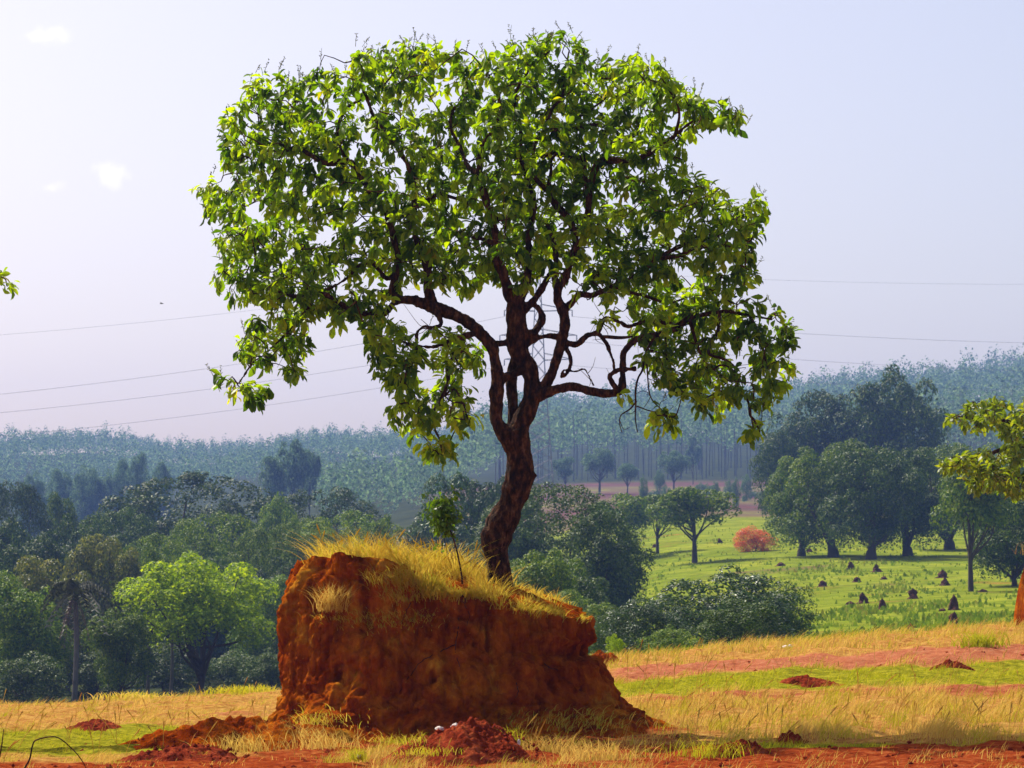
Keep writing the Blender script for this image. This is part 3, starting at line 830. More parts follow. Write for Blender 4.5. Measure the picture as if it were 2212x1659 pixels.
# ------------------------------------------------------------------ leaves of the big tree
LEAF = np.array([[0, 0, 0], [-.28, .28, .04], [0, .28, 0], [.28, .28, .04], [-.48, .62, .03], [0, .62, -.03], [.48, .62, .03], [-.30, .88, -.04], [0, .88, -.09], [.30, .88, -.04], [0, 1.02, -.14]])
LQ = np.array([[1, 2, 5, 4], [2, 3, 6, 5], [4, 5, 8, 7], [5, 6, 9, 8]])
LT = np.array([[0, 2, 1], [0, 3, 2], [7, 8, 10], [8, 9, 10]])
def add_leaves(mb, P, D, ln, wd, tint=0.5):
    """leaves at P pointing along D"""
    n = len(P)
    D = norm(D)
    up = norm(np.array([0, 0, 1.0]) + rng.normal(0, 0.55, (n, 3)))
    X = norm(np.cross(D, up)); Zn = np.cross(X, D)
    V = (P[:, None] + X[:, None] * (LEAF[None, :, 0:1] * wd[:, None, None]) + D[:, None] * (LEAF[None, :, 1:2] * ln[:, None, None])
         + Zn[:, None] * (LEAF[None, :, 2:3] * ln[:, None, None] * rng.uniform(0.5, 2.6, (n, 1, 1))))
    b = np.arange(n)[:, None, None] * 11
    mb.add(V.reshape(-1, 3), (b + LQ[None]).reshape(-1, 4), (b + LT[None]).reshape(-1, 3), np.repeat(np.broadcast_to(tint, (n,)), 11))

def in_poly(x, y, poly):
    poly = np.asarray(poly, float); n = len(poly); c = np.zeros(len(x), bool); j = n - 1
    for i in range(n):
        xi, yi = poly[i]; xj, yj = poly[j]
        m = ((yi > y) != (yj > y)) & (x < (xj - xi) * (y - yi) / (yj - yi + 1e-12) + xi)
        c ^= m; j = i
    return c

def grow_twigs(nodes, tips, r0=0.010, r1=0.0035, sag=0.02):
    """join every tip to the nearest wood grown so far; returns the twig mesh builder and directions"""
    mb = MB()
    base = nodes.copy()
    d0 = np.array([np.min(np.sum((base - t) ** 2, 1)) for t in tips])
    order = np.argsort(d0)
    N = np.zeros((len(nodes) + len(tips) * 4, 3)); N[:len(nodes)] = nodes; k = len(nodes)
    dirs = np.zeros_like(tips)
    for i in order:
        t = tips[i]
        dd = np.sum((N[:k] - t) ** 2, 1)
        j = int(np.argmin(dd)); a = N[j]; L = math.sqrt(dd[j]) + 1e-6
        off = rng.normal(0, 0.13 * L, 3); off2 = rng.normal(0, 0.13 * L, 3)
        P = np.array([a, a * .67 + t * .33 + off, a * .33 + t * .67 + off2, t])
        Q = catmull(P, 2)
        tube(mb, Q, np.linspace(r0 if L > 0.15 else r0 * 0.6, r1, len(Q)), 4, cap=False)
        N[k:k + 3] = P[1:]; k += 3
        dirs[i] = norm(P[3] - P[2])
    return mb, dirs

def cluster_leaves(mb, tips, dirs, per=10, ln=(0.10, 0.19), droop=0.75, asp=0.42):
    n = len(tips)
    cnt = rng.integers(int(per * 0.6), int(per * 1.4) + 1, n)
    idx = np.repeat(np.arange(n), cnt); m = len(idx)
    a = rng.uniform(0, 2 * np.pi, m)
    hz = np.stack([np.cos(a), np.sin(a), np.zeros(m)], -1) * rng.uniform(0.25, 1.0, (m, 1))
    D = hz + dirs[idx] * 0.45 + np.array([0, 0, -1.0]) * rng.normal(droop, 0.5, (m, 1))
    P = tips[idx] + rng.normal(0, 0.028, (m, 3)) - dirs[idx] * rng.uniform(0, 0.08, (m, 1))
    L = rng.uniform(*ln, m) * np.where(rng.random(m) < 0.25, 0.6, 1)
    tn = np.array([0.5 + 0.75 * noise.noise(Vector(t * 2.6)) for t in tips]) + rng.normal(0, .17, n)
    add_leaves(mb, P, D, L, L * rng.uniform(asp * 0.8, asp * 1.2, m), np.clip(tn, 0, 1)[idx])

# ------------------------------------------------------------------ the big tree (coordinates traced at 4096 px width)
K4 = 2212 / 4096
def p4(x, y, dep): return at(x * K4, y * K4, 35.0 + dep)
MPP = 35 / F * K4                                    # metres per 4096-px pixel at the tree

BR = [  # (depth start, depth end, [(x, y, r) ...])
 (0, 0, [(2004, 2430, 84), (2002, 2370, 68), (2000, 2331, 55), (1998, 2298, 48), (1993, 2264, 46), (1988, 2231, 48), (1982, 2198, 54), (1981, 2165, 60), (1990, 2132, 61), (2003, 2099, 61), (2023, 2065, 57), (2044, 2016, 54), (2068, 1949, 56), (2080, 1893, 57), (2079, 1850, 53), (2072, 1800, 54), (2062, 1760, 58), (2052, 1725, 62)]),
 (0, 0, [(2120, 1910, 22), (2143, 1893, 14)]),
 # left stem and the great left limb
 (-.05, -.15, [(2035, 1745, 44), (2004, 1715, 34), (1986, 1680, 28), (1985, 1625, 27), (1986, 1571, 27), (1990, 1517, 27), (1985, 1463, 22), (1977, 1427, 21), (1970, 1390, 24), (1943, 1357, 26), (1905, 1316, 25), (1851, 1276, 25), (1797, 1251, 25), (1743, 1233, 26), (1688, 1211, 22), (1645, 1204, 18), (1605, 1202, 15)]),
 (-.15, -.9, [(1605, 1202, 15), (1573, 1218, 12), (1547, 1247, 12), (1526, 1256, 12), (1500, 1246, 12), (1475, 1246, 12), (1435, 1251, 13), (1403, 1240, 11), (1363, 1218, 10), (1334, 1200, 9), (1301, 1180, 8), (1258, 1178, 8), (1200, 1189, 7), (1140, 1180, 6), (1060, 1150, 5)]),
 (-.15, .5, [(1620, 1204, 15), (1591, 1189, 15), (1569, 1168, 15), (1573, 1131, 15), (1583, 1095, 14), (1590, 1020, 12), (1575, 950, 13), (1567, 906, 15), (1534, 841, 13), (1491, 790, 12), (1469, 743, 11), (1440, 711, 11), (1418, 678, 12), (1400, 653, 13), (1360, 646, 12), (1331, 657, 11), (1288, 646, 11), (1245, 620, 10), (1208, 595, 9), (1183, 588, 8), (1136, 599, 7), (1050, 600, 5), (980, 560, 4)]),
 (-.1, -.6, [(1583, 1100, 13), (1547, 1113, 9), (1518, 1084, 8), (1497, 1055, 9), (1468, 1048, 9), (1431, 1066, 8), (1395, 1103, 7), (1356, 1128, 6), (1309, 1150, 6), (1272, 1175, 5), (1230, 1230, 5), (1196, 1265, 5), (1150, 1330, 4), (1060, 1420, 4), (1009, 1454, 4), (955, 1533, 3)]),
 (-.1, -.4, [(1730, 1225, 24), (1712, 1153, 19), (1714, 1117, 17), (1712, 1090, 16), (1690, 1020, 14), (1662, 950, 12), (1653, 895, 11), (1653, 834, 11), (1661, 762, 11), (1657, 725, 11), (1639, 689, 10), (1617, 635, 9), (1560, 560, 8), (1500, 470, 7), (1470, 400, 6), (1440, 320, 4)]),
 (-.2, .6, [(1653, 834, 9), (1700, 800, 8), (1760, 775, 9), (1850, 795, 8), (1900, 800, 7)]),
 (.3, 1.0, [(1400, 655, 9), (1360, 590, 7), (1355, 500, 7), (1390, 440, 7), (1450, 400, 5), (1540, 330, 4), (1600, 250, 3)]),
 (-.2, -1.0, [(1743, 1240, 13), (1764, 1294, 8), (1728, 1312, 7), (1699, 1309, 7), (1674, 1330, 6), (1667, 1367, 6), (1660, 1430, 5), (1620, 1500, 4), (1580, 1570, 3)]),
 (-.1, -.7, [(1905, 1330, 16), (1887, 1336, 12), (1833, 1347, 9), (1797, 1363, 8), (1753, 1381, 7), (1699, 1388, 6), (1640, 1380, 5), (1560, 1350, 4), (1500, 1340, 3)]),
 (-.1, -.9, [(1851, 1346, 10), (1850, 1400, 7), (1800, 1440, 7), (1787, 1473, 7), (1787, 1533, 7), (1763, 1593, 7), (1732, 1647, 6), (1738, 1714, 4), (1756, 1768, 4), (1760, 1820, 3)]),
 (-.4, -1.2, [(1770, 1585, 5), (1820, 1560, 4), (1850, 1610, 4), (1870, 1680, 3)]),
 # right hand main stem
 (0, 0, [(2062, 1755, 52), (2085, 1690, 44), (2110, 1640, 40), (2124, 1600, 37), (2129, 1565, 35), (2126, 1517, 31), (2113, 1463, 33), (2088, 1427, 38), (2070, 1390, 41), (2069, 1354, 41), (2068, 1300, 41), (2063, 1250, 39), (2061, 1210, 36)]),
 (.1, .15, [(2060, 1740, 36), (2055, 1662, 26), (2050, 1589, 22), (2046, 1535, 22), (2050, 1480, 20), (2066, 1420, 20)]),
 (-.02, -.08, [(2100, 1465, 24), (2062, 1492, 16), (2030, 1508, 16), (1996, 1540, 20)]),
 (-.05, 0, [(1955, 1370, 16), (2000, 1374, 12), (2050, 1365, 14)]),
 # upper stems
 (-.03, -.6, [(2061, 1215, 32), (2040, 1180, 25), (2027, 1143, 22), (2010, 1089, 21), (1988, 1035, 20), (1980, 999, 19), (1985, 963, 16), (1970, 880, 14), (1940, 790, 13), (1915, 715, 12), (1915, 660, 10), (1925, 590, 9), (1965, 530, 8), (2000, 450, 6), (1985, 380, 5), (1960, 300, 4)]),
 (-.2, .6, [(1985, 975, 13), (1930, 960, 9), (1850, 930, 8), (1780, 900, 7)]),
 (-.4, .9, [(1918, 700, 11), (1890, 680, 10), (1861, 646, 9), (1840, 600, 8), (1800, 520, 7), (1810, 440, 7), (1855, 400, 6), (1868, 330, 5)]),
 (0, .6, [(2070, 1210, 30), (2083, 1175, 25), (2098, 1143, 23), (2112, 1089, 17), (2117, 1053, 14), (2118, 999, 12), (2122, 900, 12), (2140, 800, 10), (2100, 700, 9), (2080, 600, 9), (2080, 500, 8), (2060, 400, 7), (2110, 300, 5), (2200, 200, 4)]),
 (.0, .3, [(2095, 1235, 22), (2135, 1205, 16), (2153, 1176, 15), (2171, 1143, 13), (2186, 1110, 10), (2205, 1080, 9)]),
 (-.02, .1, [(2095, 1345, 20), (2131, 1330, 15), (2153, 1308, 15), (2167, 1272, 14), (2155, 1238, 13), (2130, 1218, 12)]),
 # right limb
 (.0, .1, [(2110, 1600, 30), (2162, 1572, 26), (2183, 1539, 23), (2209, 1488, 21), (2230, 1427, 20), (2245, 1372, 21), (2257, 1320, 21), (2258, 1270, 20), (2240, 1216, 20), (2233, 1180, 18), (2232, 1136, 20)]),
 (.1, .7, [(2232, 1140, 16), (2212, 1089, 12), (2225, 1053, 11), (2215, 980, 10), (2190, 900, 8)]),
 (.1, .2, [(2235, 1145, 18), (2262, 1112, 17), (2273, 1075, 15), (2291, 1024, 13), (2300, 950, 13), (2275, 870, 15), (2223, 821, 15), (2191, 764, 11), (2142, 707, 8), (2130, 640, 7), (2154, 552, 8), (2191, 524, 9), (2248, 516, 9), (2309, 512, 9), (2370, 503, 8), (2418, 503, 6), (2480, 460, 4)]),
 (.2, -.2, [(2191, 764, 9), (2203, 686, 7), (2205, 640, 6), (2230, 610, 6)]),
 (.2, .5, [(2187, 524, 8), (2182, 503, 8), (2215, 422, 7), (2248, 390, 6), (2260, 310, 4), (2280, 200, 3)]),
 (.2, 1.0, [(2280, 518, 8), (2309, 471, 7), (2362, 438, 6), (2420, 390, 4), (2480, 300, 3)]),
 (.1, -.9, [(2291, 1010, 12), (2335, 940, 13), (2352, 820, 13), (2370, 720, 13), (2395, 650, 13), (2435, 638, 15), (2492, 638, 13), (2545, 634, 11), (2620, 600, 9), (2700, 540, 8), (2780, 480, 6), (2880, 470, 5), (2950, 480, 3)]),
 (.1, .8, [(2352, 800, 11), (2337, 646, 10), (2288, 634, 9), (2227, 609, 10), (2166, 625, 8)]),
 (-.7, -1.2, [(2700, 545, 7), (2720, 450, 5), (2680, 370, 4), (2640, 300, 3)]),
 (.1, -.5, [(2250, 1240, 18), (2283, 1214, 13), (2301, 1194, 13), (2320, 1176, 14), (2352, 1180, 13), (2377, 1176, 12), (2440, 1150, 11), (2560, 1090, 10), (2669, 1010, 9), (2718, 979, 9), (2800, 930, 7), (2880, 900, 5), (2990, 850, 3)]),
 (-.3, -1.0, [(2640, 1035, 8), (2712, 1022, 9), (2785, 992, 9), (2852, 980, 7), (2930, 990, 5), (3010, 960, 3)]),
 (.3, 1.1, [(2450, 1148, 8), (2520, 1170, 7), (2600, 1190, 6), (2680, 1210, 5), (2760, 1180, 4)]),
 # low right limb
 (-.02, -.35, [(2120, 1600, 26), (2162, 1580, 26), (2191, 1568, 23), (2234, 1557, 17), (2299, 1546, 17), (2343, 1557, 17), (2386, 1568, 18), (2433, 1575, 17), (2469, 1568, 18), (2491, 1546, 16), (2494, 1510, 13), (2491, 1463, 13), (2490, 1410, 12), (2540, 1360, 12), (2619, 1338, 12), (2663, 1332, 14), (2717, 1302, 14), (2771, 1265, 11), (2815, 1255, 9), (2900, 1240, 7), (2990, 1260, 6), (3090, 1280, 4)]),
 (-.3, -.5, [(2465, 1560, 12), (2447, 1524, 10), (2443, 1503, 9), (2476, 1481, 9), (2509, 1477, 9), (2545, 1472, 8)]),
 (0, .2, [(2100, 1375, 20), (2147, 1351, 13), (2183, 1343, 12), (2227, 1342, 13), (2277, 1368, 12), (2317, 1372, 12), (2343, 1347, 10), (2379, 1336, 10), (2408, 1347, 9), (2429, 1380, 8), (2450, 1440, 6), (2460, 1490, 5)]),
 (.1, .4, [(2385, 1340, 9), (2406, 1296, 9), (2417, 1277, 10), (2443, 1274, 9), (2479, 1288, 8), (2511, 1306, 8), (2580, 1285, 8), (2645, 1290, 8), (2740, 1300, 6)]),
 (.1, -.2, [(2408, 1347, 7), (2470, 1350, 7), (2530, 1345, 4)]),
 (.05, 0, [(2265, 1385, 10), (2283, 1440, 8), (2270, 1490, 7), (2250, 1510, 6), (2260, 1480, 5), (2300, 1485, 4), (2335, 1475, 4), (2355, 1500, 3), (2375, 1540, 3)]),
 (-.5, -1.1, [(2880, 1245, 7), (2869, 1334, 6), (2847, 1367, 6), (2840, 1395, 6), (2843, 1421, 6), (2890, 1436, 6), (2923, 1457, 6), (2937, 1479, 6), (2934, 1512, 5), (2960, 1560, 5), (2992, 1606, 5), (2999, 1656, 5), (3017, 1678, 5), (3040, 1730, 3)]),
 (-.5, .2, [(2760, 1280, 8), (2790, 1380, 6), (2836, 1475, 5), (2880, 1461, 5), (2916, 1475, 4), (2930, 1500, 4), (2870, 1560, 3), (2800, 1600, 3)]),
 (-.4, -.6, [(3000, 1265, 6), (3040, 1340, 5), (3060, 1430, 5), (3080, 1530, 4), (3060, 1600, 3)]),
 (-.3, -.5, [(2620, 1340, 7), (2580, 1420, 5), (2569, 1475, 4.5), (2554, 1512, 4), (2547, 1566, 4), (2547, 1620, 3.5), (2543, 1674, 2.5), (2552, 1730, 2)]),
 (-.4, -.5, [(2547, 1605, 3), (2520, 1640, 3), (2485, 1665, 2.5), (2480, 1700, 2), (2492, 1735, 1.5)]),
 (-.4, -.5, [(2548, 1625, 3), (2590, 1640, 2.5), (2640, 1650, 2.5), (2670, 1660, 2)]),
 (-.3, -.4, [(2585, 1420, 4), (2592, 1530, 3), (2610, 1600, 2.5), (2660, 1650, 2)]),
 (-.3, -.2, [(2660, 1400, 5), (2680, 1500, 4), (2720, 1555, 3), (2760, 1580, 3), (2790, 1640, 2)]),
]
CROWN = [(478, 330), (495, 250), (520, 215), (535, 182), (600, 160), (640, 185), (680, 165), (720, 150), (765, 155), (765, 122), (850, 97), (900, 100), (960, 112), (1000, 125), (1080, 125), (1120, 85), (1180, 88), (1240, 78), (1258, 110), (1265, 150), (1290, 145), (1330, 112), (1360, 130), (1410, 140), (1440, 160), (1470, 190), (1510, 212), (1560, 228), (1608, 250), (1602, 285), (1560, 272), (1500, 282), (1488, 310), (1500, 370), (1515, 392), (1560, 420), (1590, 450), (1645, 440), (1650, 455), (1640, 505), (1615, 540), (1630, 600), (1600, 640), (1625, 662), (1675, 675), (1718, 740), (1712, 790), (1700, 850), (1672, 880), (1640, 880), (1600, 862), (1575, 888), (1545, 860), (1515, 885), (1490, 855), (1440, 850), (1418, 835), (1395, 800), (1375, 795), (1360, 720), (1310, 690), (1290, 655), (1240, 610), (1180, 600), (1130, 630), (1060, 615), (1000, 640), (960, 630), (900, 600), (860, 630), (820, 680), (770, 690), (725, 712), (690, 672), (650, 720), (672, 765), (640, 772), (590, 770), (545, 755), (575, 700), (590, 670), (560, 645), (520, 655), (472, 652), (465, 610), (490, 560), (465, 533), (500, 490), (560, 492), (585, 450), (540, 432), (500, 390)]
LOWL = [(775, 705), (830, 690), (900, 722), (975, 715), (1030, 745), (1050, 800), (1010, 830), (1020, 880), (1035, 905), (1000, 935), (960, 900), (900, 950), (870, 940), (845, 890), (830, 830), (800, 770)]
EXTRA = [[(432, 402), (480, 400), (520, 430), (530, 475), (500, 487), (445, 472)], [(604, 792), (640, 785), (655, 815), (640, 828)], [(475, 818), (505, 815), (512, 855), (485, 858)], [(520, 830), (580, 845), (575, 868), (545, 878), (525, 850)],
         [(1385, 890), (1455, 888), (1458, 922), (1400, 930)], [(1608, 915), (1650, 900), (1640, 945), (1608, 965)], [(905, 965), (975, 950), (985, 985), (950, 1003), (920, 995)], [(1325, 858), (1360, 855), (1345, 872)],
         [(530, 700), (575, 690), (580, 790), (540, 800), (515, 770)], [(1485, 880), (1570, 880), (1555, 905), (1500, 900)]]
GAPS = [[(1225, 592), (1292, 620), (1300, 655), (1250, 655), (1226, 650)], [(1250, 655), (1340, 650), (1380, 690), (1370, 720), (1290, 700)], [(1516, 712), (1588, 712), (1590, 760), (1540, 762)], [(1530, 770), (1625, 745), (1630, 845), (1570, 840), (1540, 800)],
        [(1003, 335), (1034, 335), (1032, 380), (1005, 378)], [(1162, 335), (1215, 340), (1210, 400), (1165, 390)], [(1355, 355), (1405, 358), (1400, 402), (1360, 398)], [(722, 402), (790, 410), (785, 442), (725, 440)],
        [(842, 382), (890, 385), (885, 425), (845, 420)], [(668, 253), (728, 256), (725, 288), (672, 285)], [(690, 545), (748, 548), (745, 582), (700, 585)], [(650, 498), (735, 500), (730, 540), (660, 535)], [(715, 605), (765, 615), (762, 662), (725, 655)],
        [(690, 470), (760, 480), (740, 510), (700, 505)], [(1155, 380), (1180, 420), (1165, 450), (1145, 430)], [(1410, 330), (1445, 335), (1430, 350)], [(1100, 230), (1118, 235), (1112, 262)], [(860, 300), (885, 305), (880, 330)],
        [(790, 590), (850, 590), (860, 625), (790, 640)], [(1185, 440), (1230, 450), (1225, 480), (1190, 475)], [(1440, 560), (1475, 565), (1470, 600), (1445, 595)], [(1330, 480), (1380, 500), (1350, 530)], [(560, 560), (600, 570), (590, 610)],
        [(1010, 560), (1040, 565), (1035, 600)], [(870, 800), (960, 790), (1000, 830), (930, 860)], [(640, 190), (680, 190), (665, 225), (640, 220)], [(1270, 150), (1290, 160), (1285, 190), (1262, 180)]]

def remesh(me, vox):
    o = bpy.data.objects.new('tmp', me); COL.objects.link(o)
    m = o.modifiers.new('r', 'REMESH'); m.mode = 'VOXEL'; m.voxel_size = vox; m.use_smooth_shade = True
    dg = bpy.context.evaluated_depsgraph_get()
    new = bpy.data.meshes.new_from_object(o.evaluated_get(dg), depsgraph=dg)
    bpy.data.objects.remove(o); return new

def build_big_tree():
    base = p4(2015, 2340, 0)
    root = empty('savanna_tree', tuple(base), 'big crooked savanna tree with wide leafy crown standing on top of the earth mound', 'tree')
    wood = MB(); thin = MB(); nodes, nrad = [], []
    for d0, d1, pts in BR:
        A = np.array(pts, float)
        dep = np.linspace(d0, d1, len(A))
        P = np.array([np.append(p4(x, y, e), r * MPP) for (x, y, r), e in zip(A, dep)])
        Q = catmull(P, 5)
        r = np.maximum(Q[:, 3], 0.004)
        wig = np.array([[noise.noise(Vector(q[:3] * 2.3) + Vector((k * 9.1, 0, 0))) for k in range(3)] for q in Q])
        X = Q[:, :3] + wig * 0.03 * np.clip(np.linspace(0, 1, len(Q))[:, None] * 3, 0, 1) * (r < 0.06)[:, None]
        lump = np.array([1 + 0.16 * noise.fractal(Vector(q) * 5.0, 0.8, 2.1, 2) for q in X])
        big = r.max() > 0.028
        tube(wood if big else thin, X - base, r * lump, 12 if big else 6)
        nodes.append(X); nrad.append(r)
    nodes = np.vstack(nodes); nrad = np.concatenate(nrad)
    me = remesh(wood.mesh('trunk'), 0.011)
    n = len(me.vertices); co = np.zeros(n * 3, np.float32); me.vertices.foreach_get('co', co); co = co.reshape(-1, 3)
    no = np.zeros(n * 3, np.float32); me.vertices.foreach_get('normal', no); no = no.reshape(-1, 3)
    dsp = np.array([noise.fractal(Vector((c[0] * 17, c[1] * 17, c[2] * 7)), 0.7, 2.2, 4) for c in co]) * 0.012
    me.vertices.foreach_set('co', (co + no * dsp[:, None]).ravel()); me.update()
    link('trunk', me, M['bark'], root)
    # leaf tips
    n = 60000
    x = rng.uniform(420, 1730, n); y = rng.uniform(60, 1010, n)
    ok = in_poly(x, y, CROWN)
    low = in_poly(x, y, LOWL)
    ext = np.zeros(n, bool)
    for e in EXTRA: ext |= in_poly(x, y, e)
    w = np.where(ok, 1.0, 0) + np.where(low & ~ok, 0.62, 0) + np.where(ext & ~ok & ~low, 1.0, 0)
    for g in GAPS: w = np.where(in_poly(x, y, g) & ~ext, 0.03, w)
    nz = np.array([noise.noise(Vector((a / 46, b / 40, 5.5))) for a, b in zip(x, y)]) + 0.7 * np.array([noise.noise(Vector((a / 19, b / 19, 2.5))) for a, b in zip(x, y)])
    w = w * np.clip(0.66 + 2.2 * nz, 0.02, 1)
    lowright = (x > 1330) & (y > 640)
    keep = np.nonzero(rng.random(n) < w)[0]
    # thin out to an even spacing
    sel = []; cell = {}
    dmin = 13.0
    for i in keep:
        k = (int(x[i] // dmin), int(y[i] // dmin)); good = True
        for a in (-1, 0, 1):
            for b in (-1, 0, 1):
                for j in cell.get((k[0] + a, k[1] + b), ()):
                    if (x[i] - x[j]) ** 2 + (y[i] - y[j]) ** 2 < dmin ** 2: good = False
        if good: cell.setdefault(k, []).append(i); sel.append(i)
    sel = np.array(sel)
    npx, npy = project(nodes)
    tips = []
    for i in sel:
        dd = (npx - x[i]) ** 2 + (npy - y[i]) ** 2
        dd = dd + rng.uniform(0, 2500, len(dd)) * (dd > 300) + np.where(nrad > 0.05, 4000, 0)
        j = int(np.argmin(dd)); dist = math.sqrt((npx[j] - x[i]) ** 2 + (npy[j] - y[i]) ** 2)
        dep = nodes[j, 1] - 35 + 0.12 + rng.normal(0, 0.22 + 0.0035 * dist)
        if rng.random() < 0.3: dep += rng.normal(0, 0.6)
        tips.append(at(x[i], y[i] - 8, 35 + np.clip(dep, -2.3, 2.3)))
    tips = np.array(tips)
    tw, dirs = grow_twigs(nodes[nrad < 0.06], tips)
    tw.v = [v - base for v in tw.v]
    if thin.n:
        for v, q, t in zip(thin.v, thin.q, thin.t): pass
    tme = MB(); tme.v = tw.v + thin.v; tme.a = tw.a + thin.a; tme.n = tw.n + thin.n
    tme.q = tw.q + [q + tw.n for q in thin.q]; tme.t = tw.t + [t + tw.n for t in thin.t]; tme.mi = []
    # bare twiglets in the open places
    bare = []
    for _ in range(260):
        g = nodes[rng.integers(len(nodes))]
        a, b = project(g)
        if b < 560 or nrad[np.argmin(np.sum((nodes - g) ** 2, 1))] > 0.035: continue
        d = norm(rng.normal(size=3) + np.array([0, 0, -0.4])); L = rng.uniform(.08, .3)
        P = np.array([g, g + d * L * .5 + rng.normal(0, .03, 3), g + d * L + rng.normal(0, .06, 3)])
        tube(tme, catmull(P, 3) - base, np.linspace(.005, .002, 7), 4, cap=False)
    tme.build('twigs', M['bark'], root)
    lv = MB(); cluster_leaves(lv, tips - base, dirs, 16, (0.065, 0.18), .55, .46)
    lv.build('crown', M['leaf_main'], root, attr='tint')
    # upright flower spikes along the upper edge
    fs = MB(); cnt = 0
    px, py = project(tips)
    for i in range(len(tips)):
        nb = (np.abs(px - px[i]) < 22) & (py < py[i] - 12)
        edge = nb.sum() == 0 or ((px > px[i] + 8) & (np.abs(py - py[i]) < 20)).sum() == 0 and px[i] > 1480 or ((px < px[i] - 8) & (np.abs(py - py[i]) < 20)).sum() == 0 and px[i] < 540
        if not edge and rng.random() > 0.04: continue
        for _ in range(rng.integers(1, 3)):
            p0 = tips[i] - base + rng.normal(0, .05, 3)
            d = norm(np.array([rng.normal(0, .35), rng.normal(0, .35), 1.0])); L = rng.uniform(.09, .19)
            P = np.array([p0, p0 + d * L * .5, p0 + d * L + rng.normal(0, .02, 3)])
            tube(fs, P, [.004, .003, .002], 4, cap=False)
            for f in (0.45, 0.6, 0.75, .88, 1.0):
                b0 = p0 + d * L * f
                for _ in range(2):
                    e = norm(rng.normal(size=3) + d * .8) * rng.uniform(.012, .035) * (1.3 - .5 * f)
                    tube(fs, np.array([b0, b0 + e]), [.0025, .005], 4)
    fs.build('blossom', M['blossom'], root)
    return nodes
build_big_tree()

# ------------------------------------------------------------------ sapling on the mound
def build_sapling():
    P = [at(a, b, 34.2) for a, b in [(999, 1262), (996, 1235), (988, 1195), (978, 1160), (970, 1135), (962, 1105), (955, 1085)]]
    c = P[0].copy()
    root = empty('sapling', tuple(c), 'slender green sapling leaning on the mound left of the big trunk', 'sapling')
    mb = MB(); Q = catmull(P, 4) - c
    tube(mb, Q, np.linspace(.012, .005, len(Q)), 6)
    mb.build('stem', M['bark'], root)
    ctr = at(958, 1112, 34.2) - c
    tips = ctr + rng.normal(size=(95, 3)) * np.array([.085, .085, .12])
    tw, dirs = grow_twigs(Q[12:], tips, .004, .002)
    tw.build('twigs', M['bark'], root)
    lv = MB(); cluster_leaves(lv, tips, dirs, 7, (.05, .095), .5, .55)
    lv.build('crown', M['leaf_sapling'], root)
build_sapling()

# ------------------------------------------------------------------ neighbouring trees half outside the frame
def side_tree(name, label, trunk, limbs, clusters, leaf, ln, d, per=10, dscale=0.9):
    P0 = np.array([at(a, b, d) for a, b, r in trunk]); base = P0[0].copy()
    root = empty(name, tuple(base), label, 'tree')
    wood = MB(); nodes = []
    for pts in [trunk] + limbs:
        A = np.array(pts, float)
        dep = np.linspace(0, rng.normal(0, .4), len(A)) if pts is not trunk else np.zeros(len(A))
        P = np.array([np.append(at(a, b, d + e), r) for (a, b, r), e in zip(A, dep)])
        Q = catmull(P, 5); X = Q[:, :3] + rng.normal(0, .006, (len(Q), 3))
        tube(wood, X - base, Q[:, 3], 8); nodes.append(X)
    nodes = np.vstack(nodes)
    tips = []
    for poly, cnt in clusters:
        poly = np.array(poly, float); k = 0
        while k < cnt:
            a = rng.uniform(poly[:, 0].min(), poly[:, 0].max(), 1); b = rng.uniform(poly[:, 1].min(), poly[:, 1].max(), 1)
            if in_poly(a, b, poly)[0]:
                tips.append(at(a[0], b[0], d + rng.normal(0, dscale))); k += 1
    tips = np.array(tips)
    tw, dirs = grow_twigs(nodes, tips, .010, .004)
    for v, q in zip(tw.v, tw.q): pass
    wood.build('trunk', M['bark'], root)
    tw.v = [v - base for v in tw.v]; tw.build('twigs', M['bark'], root)
    lv = MB(); cluster_leaves(lv, tips - base, dirs, per, ln, .35, .5)
    lv.build('crown', M[leaf], root, attr='tint')

# right neighbour, on its own mound
m2 = heap('earth_mound', 2316, 1352, 2.3, 1.60, M['soil'], 'second orange earth mound cut by the right edge of the frame', 'earth mound', depth=1.9, d=58, seed=21, n=120, rough=0.35, p=7.0)
gz = tz((2292 - CX) / F * 58, 58)
tuft(0, 0, at(2252, 1198, 57.9), 300, 0.35, 'golden grass tuft on top of the second mound at the right edge', (0, .45), 0.5, w=0.014)
side_tree('savanna_tree', 'yellow green savanna tree reaching in from the right edge of the frame',
          [(2300, 1260, .17), (2296, 1160, .14), (2304, 1080, .13), (2292, 1010, .11), (2280, 950, .09), (2260, 890, .05)],
          [[(2300, 1060, .08), (2250, 1000, .06), (2190, 965, .05), (2130, 985, .035), (2080, 990, .02), (2040, 1000, .012)],
           [(2292, 1010, .07), (2230, 935, .05), (2180, 910, .04), (2120, 905, .025), (2070, 900, .015)],
           [(2298, 1080, .07), (2230, 1040, .05), (2170, 1030, .03), (2120, 1050, .015)],
           [(2290, 1000, .08), (2350, 930, .06), (2420, 880, .03)], [(2300, 1050, .08), (2370, 1010, .05), (2460, 990, .03)]],
          [([(2045, 905), (2090, 870), (2160, 860), (2215, 872), (2240, 900), (2215, 945), (2160, 925), (2110, 930), (2070, 925)], 90),
           ([(2022, 1000), (2060, 985), (2130, 975), (2190, 985), (2212, 1010), (2160, 1030), (2090, 1015), (2040, 1022)], 75),
           ([(2065, 1030), (2130, 1020), (2212, 1020), (2240, 1060), (2190, 1080), (2140, 1060), (2090, 1062)], 65),
           ([(2160, 925), (2212, 930), (2260, 980), (2212, 1000), (2170, 970)], 40),
           ([(2240, 850), (2340, 800), (2460, 860), (2500, 980), (2400, 1050), (2260, 1050), (2240, 940)], 150)],
          'leaf_right', (.12, .20), 58, 10, .8)
